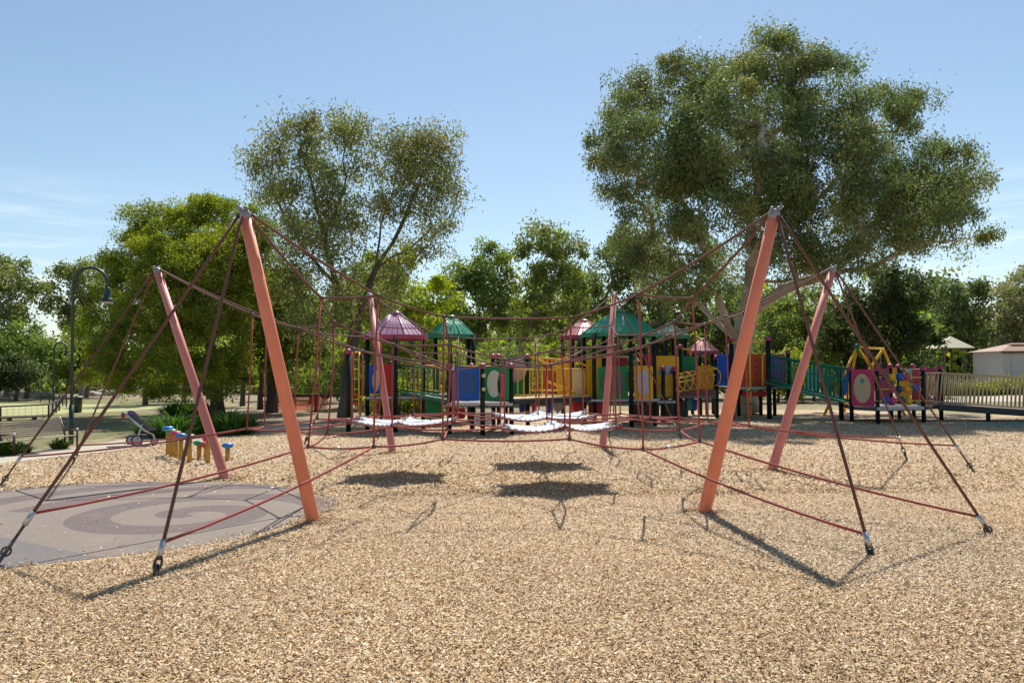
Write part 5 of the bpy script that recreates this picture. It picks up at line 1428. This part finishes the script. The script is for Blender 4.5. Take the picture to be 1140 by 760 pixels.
rail_body([(142, 460), (149, 459.5), (155, 464.5), (161, 470), (166, 473.8), (173.5, 475.6), (174.5, 478.4), (165, 479.2), (157.5, 477.5), (150, 470.5), (143, 464)], 0, .07, .39, 'seat', FABG)
rail_body([(141.5, 460.5), (142, 458), (144, 456.6), (147.5, 456.8), (151, 458.8), (154.5, 462.8), (155, 464.5), (150, 461.5), (146, 460.8)], 0, .02, .44, 'hood', FABP)
rail_body([(134.2, 462.5), (135.5, 459.2), (138, 458.6), (139.5, 461), (139, 465.5), (136.5, 466.3)], 0, .10, .36, 'bag', paint('red_black_bag', (.30, .025, .02), .7))
rail_body([(155, 482.2), (168, 483), (169, 485), (164, 486.2), (156.5, 485.4)], 0, .09, .38, 'basket', FABB)

# --- balance stumps
STY = paint('mustard_post', (.50, .27, .035), .55, wear=.2)
CAPC = {'blue': paint('blue_cap', (.02, .16, .50), .4, scale=20), 'green': paint('green_cap', (.02, .24, .13), .4, scale=20), 'red': paint('red_cap', (.50, .03, .06), .4, scale=20)}
for (u, v, vb, cn, lab) in [
    (187.0, 477.2, 506.7, 'blue', 'blue topped stump at the left end of the row, tallest'),
    (190.8, 480.3, 508.2, 'green', 'green topped stump tucked second behind the leftmost blue one'),
    (195.8, 482.6, 509.7, 'red', 'red topped stump between two blue ones on the left of the row'),
    (201.4, 485.2, 512.4, 'blue', 'blue topped stump just right of the left red one'),
    (211.0, 486.2, 514.2, 'green', 'green topped stump in the middle of the row, taller of the pair'),
    (208.8, 486.8, 506.2, 'green', 'green topped stump hidden behind the taller middle green one'),
    (221.6, 493.2, 510.3, 'green', 'short green topped stump right of the dark guy rope'),
    (229.5, 495.0, 510.5, 'red', 'short red topped stump behind the tall red one'),
    (231.4, 488.6, 515.6, 'red', 'tall red topped stump left of the leaning salmon post'),
    (253.3, 496.0, 512.3, 'blue', 'blue topped stump alone right of the leaning salmon post')]:
    b = gnd(u, vb); zt = at(u, v, b.y).z
    t = thing('balance_stump', b, lab, 'stepping stump', 'balance stumps with coloured tops')
    k = b.y / F
    mb = MB(); mb.tube([(b.x, b.y, -.05), (b.x, b.y, zt - .02)], 2.5 * k, 14); mb.build('post', STY, t)
    mb = MB(); mb.lathe((b.x, b.y, zt - .045), [(2.6 * k, 0), (5.0 * k, .012), (6.2 * k, .04), (6.2 * k, .06), (5.4 * k, .085), (3 * k, .098), (.1, .101)] [:6] + [(.5 * k, .1)], 20); mb.build('top', CAPC[cn], t)

# --- strappy plants
def strappy(base, r, h, nl, label, cols, cat='plant', name='strappy_plant', seed=0, group=None, flower=None):
    g = np.random.default_rng(seed); t = thing(name, base, label, cat, group)
    N = nl; an = g.random(N) * 2 * np.pi; rr = r * .75 * np.sqrt(g.random(N))
    p0 = np.stack([base[0] + rr * np.cos(an), base[1] + rr * np.sin(an) * .8, np.zeros(N)], 1)
    out = np.stack([np.cos(an), np.sin(an), np.zeros(N)], 1) + g.normal(0, .5, (N, 3)) * np.array([1, 1, 0])
    H = h * ((.45 + .6 * g.random(N)) * (1 - .55 * (rr / (r * .75)) ** 2))[:, None]; sp_ = (h * .55 * (.25 + g.random(N)))[:, None]
    p1 = p0 + out * sp_ * .45 + np.array([0, 0, 1]) * H * .75; p2 = p0 + out * sp_ * 1.1 + np.array([0, 0, 1]) * H * (.75 + .3 * g.random((N, 1)))
    sd_ = np.stack([-np.sin(an), np.cos(an), np.zeros(N)], 1) * .016
    V = np.stack([p0 - sd_, p0 + sd_, p1 + sd_ * 1.1, p1 - sd_ * 1.1, p2], 1).reshape(-1, 3)
    i = np.arange(N)[:, None] * 5
    Q = np.concatenate([i + np.array([[0, 1, 2, 3]]), i + np.array([[3, 2, 4, 4]])])
    Q[N:, 3] = Q[N:, 0]
    Q2 = np.concatenate([i + np.array([[0, 1, 2]]), i + np.array([[0, 2, 3]]), i + np.array([[3, 2, 4]])])
    c = np.array(cols)[g.integers(0, len(cols), N)] * (.7 + .6 * g.random((N, 1)))
    np_mesh('leaves', V, Q2, LEAF_SOFT, t, np.concatenate([c, c, c]), org=Vector(base))
    if flower is not None:
        k = nl // 3; q = p2[:k] + g.normal(0, .05, (k, 3)); V, Q = leaf_quads(q, .10, .06, 0, g)
        np_mesh('flowers', V, Q, LEAF_SOFT, t, np.array(flower) * (.7 + .6 * g.random((k, 1))), org=Vector(base))
STR = [(.05, .11, .02), (.07, .14, .03), (.10, .17, .04)]
for i, (u, v, r, h, lab) in enumerate([
    (193, 486, .85, .75, 'dark green strappy plant behind the left stumps'), (172, 484, .6, .6, 'strappy plant directly behind the pushchair'), (212, 483, .6, .7, 'strappy plant behind the middle stumps'),
    (255, 483, .75, .75, 'strappy plant right of the leaning salmon post'), (268, 481, .5, .65, 'small strappy plant right of the bigger one by the leaning post'),
    (8, 506, .28, .40, 'strappy plant growing under the left part of the bench'), (26, 503.5, .18, .24, 'low strappy plant under the middle of the bench'), (66, 499, .22, .28, 'small leafy plant under the right end of the bench'),
    (200, 461, 1.0, .6, 'ground hugging plant bed on the lawn below the dense green tree'), (222, 460, .9, .55, 'right hand low plant bed on the lawn below the dense tree')]):
    b = gnd(u, v); strappy((b.x, b.y, 0), r, h, int(420 * r / .5), lab, STR if i != 7 else MIDG, seed=500 + i, group='strappy plants by the path')

# --- orange safety mesh on a timber rail
q0, q1 = gnd(296, 458), gnd(366, 458)
dO = (q0.y + q1.y) / 2
ob = thing('safety_barrier', ((q0.x + q1.x) / 2, dO, 0), 'orange plastic safety mesh strung on a brown timber rail under the trees', 'barrier')
zt = at(330, 441, dO).z; BROWN = paint('brown_timber', (.13, .06, .04), .8)
for u in (305, 327, 352): 
    p = at(u, 450, dO); mb = MB(); mb.box((p.x, dO, zt / 2 - .02), (.16, .14, zt), bev=.01); mb.build('post', BROWN, ob)
mb = MB(); a_, b_ = at(292, 441, dO), at(380, 441, dO); mb.box(((a_.x + b_.x) / 2, dO, zt + .03), (b_.x - a_.x, .18, .10), bev=.012); mb.build('rail', paint('dark_timber', (.05, .035, .03), .8), ob)
m, n, l, bs = newmat('orange_mesh'); P = pos(n)
f1 = noise(n, l, P, 2.2, 4, .6); l.new(mixc(n, l, f1, (.85, .17, .02), (.95, .27, .035)), bs.inputs['Base Color']); bs.inputs['Roughness'].default_value = .5
t_ = n.new('ShaderNodeBsdfTranslucent'); t_.inputs[0].default_value = (1.0, .30, .04, 1); x_ = n.new('ShaderNodeMixShader'); x_.inputs[0].default_value = .55
l.new(bs.outputs[0], x_.inputs[1]); l.new(t_.outputs[0], x_.inputs[2]); l.new(x_.outputs[0], n['Material Output'].inputs[0])
mb = MB()
def om(x, z): return Vector((x, dO - .09 + .05 * math.sin(x * 3.1) + .03 * math.sin(z * 7 + x), z))
xs = np.linspace(at(306, 450, dO).x, at(364, 450, dO).x, 40); zs = np.linspace(.06, zt - .03, 10)
for x in xs: mb.tube([om(x, z_) for z_ in zs], .013, 4, False)
for z_ in zs: mb.tube([om(x, z_) for x in xs[::2]], .013, 4, False)
mb.build('safety_mesh', m, ob)

# --- grey shed with brown hipped roof
d = 52.0
sa, sb = at(1117, 413, d), at(1290, 413, d)
shed = thing('shed', ((sa.x + sb.x) / 2, d + 2, 0), 'low grey shed with brown hipped roof at the right edge', 'shed')
zt = at(1100, 391, d).z; W = sb.x - sa.x; D_ = 3.4
GREYW = paint('grey_shed_wall', (.50, .475, .45), .8, wear=.1, scale=2)
mb = MB(); mb.box(((sa.x + sb.x) / 2, d + D_ / 2, zt / 2), (W, D_, zt)); wall = mb.build('wall', GREYW, shed)
mb = MB()
for k in range(9):
    x = sa.x + W * (k + .5) / 9; mb.box((x, d - .012, zt / 2), (.03, .03, zt - .02))
mb.build('wall_seams', GREYW, wall)
BRN = paint('brown_tin_roof', (.22, .105, .075), .6, wear=.1, scale=2)
zr = at(1110, 382, d + 2).z; e = .25
V = [(sa.x - e, d - e, zt + .01), (sb.x + e, d - e, zt + .01), (sb.x + e, d + D_ + e, zt + .01), (sa.x - e, d + D_ + e, zt + .01), (sa.x + 1.7, d + D_ / 2, zr), (sb.x - 1.7, d + D_ / 2, zr)]
mb = MB(); mb.add(V, [(0, 1, 5, 4), (1, 2, 5), (2, 3, 4, 5), (3, 0, 4), (3, 2, 1, 0)]); rf = mb.build('roof', BRN, shed)
mb = MB(); mb.box(((sa.x + sb.x) / 2, d - e - .02, zt - .06), (W + 2 * e, .04, .14)); mb.build('fascia', paint('brown_fascia', (.07, .04, .035), .6), rf)
for u in (1128, 1136):
    p = at(u, 386, d + 1.2); mb = MB(); mb.box((p.x, d + 1.2, p.z + .05), (.5, .5, .22)); mb.build('roof_vent', BRN, rf)
# --- pale shade canopy
d = 56.0; ca, cb = at(1051, 387, d), at(1086, 387, d); ap = at(1058, 374, d + 1.5)
can = thing('shade_canopy', ((ca.x + cb.x) / 2, d + 1.2, 0), 'pale cream shade canopy roof left of the grey shed', 'canopy')
V = [tuple(ca), tuple(cb), (cb.x, d + 3, cb.z), (ca.x, d + 3, ca.z), tuple(ap), tuple(ap - Vector((0, 0, .08)))]
mb = MB(); mb.add(V, [(0, 1, 4), (1, 2, 4), (2, 3, 4), (3, 0, 4), (1, 0, 5), (2, 1, 5), (3, 2, 5), (0, 3, 5)]); mb.build('canopy_roof', paint('cream_canopy', (.42, .38, .27), .7, wear=.1), can)
for x, y in ((ca.x + .1, d + .1), (cb.x - .1, d + .1), (ca.x + .1, d + 2.9), (cb.x - .1, d + 2.9)):
    mb = MB(); mb.tube([(x, y, -.02), (x, y, ca.z - .02)], .07, 8); mb.build('post', BROWN, can)

# --- yellow flowering grass bushes behind the tan ramp
YG = [(.16, .20, .035), (.22, .23, .04), (.12, .16, .035)]
for i, (u, v, r, h, lab) in enumerate([
    (1060, 441, 1.3, 1.15, 'pale green grassy bush at the left end behind the tan railing'), (1085, 441, 1.4, 1.0, 'yellow green flowering bush second from left behind the tan railing'),
    (1108, 440, 1.5, 1.1, 'yellow flowering bush below the shed corner'), (1132, 440, 1.5, 1.25, 'brightest yellow flowering bush at the right edge behind the railing'),
    (1158, 440, 1.5, 1.2, 'yellow green bush just outside the right edge'), (1040, 436, 1.2, 1.0, 'small grassy bush behind the magenta board')]):
    b = gnd(u, v); b.y += 2; b.x *= (b.y) / (b.y - 2)
    strappy((b.x, b.y, 0), r, h, 900, lab, YG, seed=700 + i, group='yellow flowering bushes', name='grassy_bush', cat='bush', flower=(.50, .42, .05))
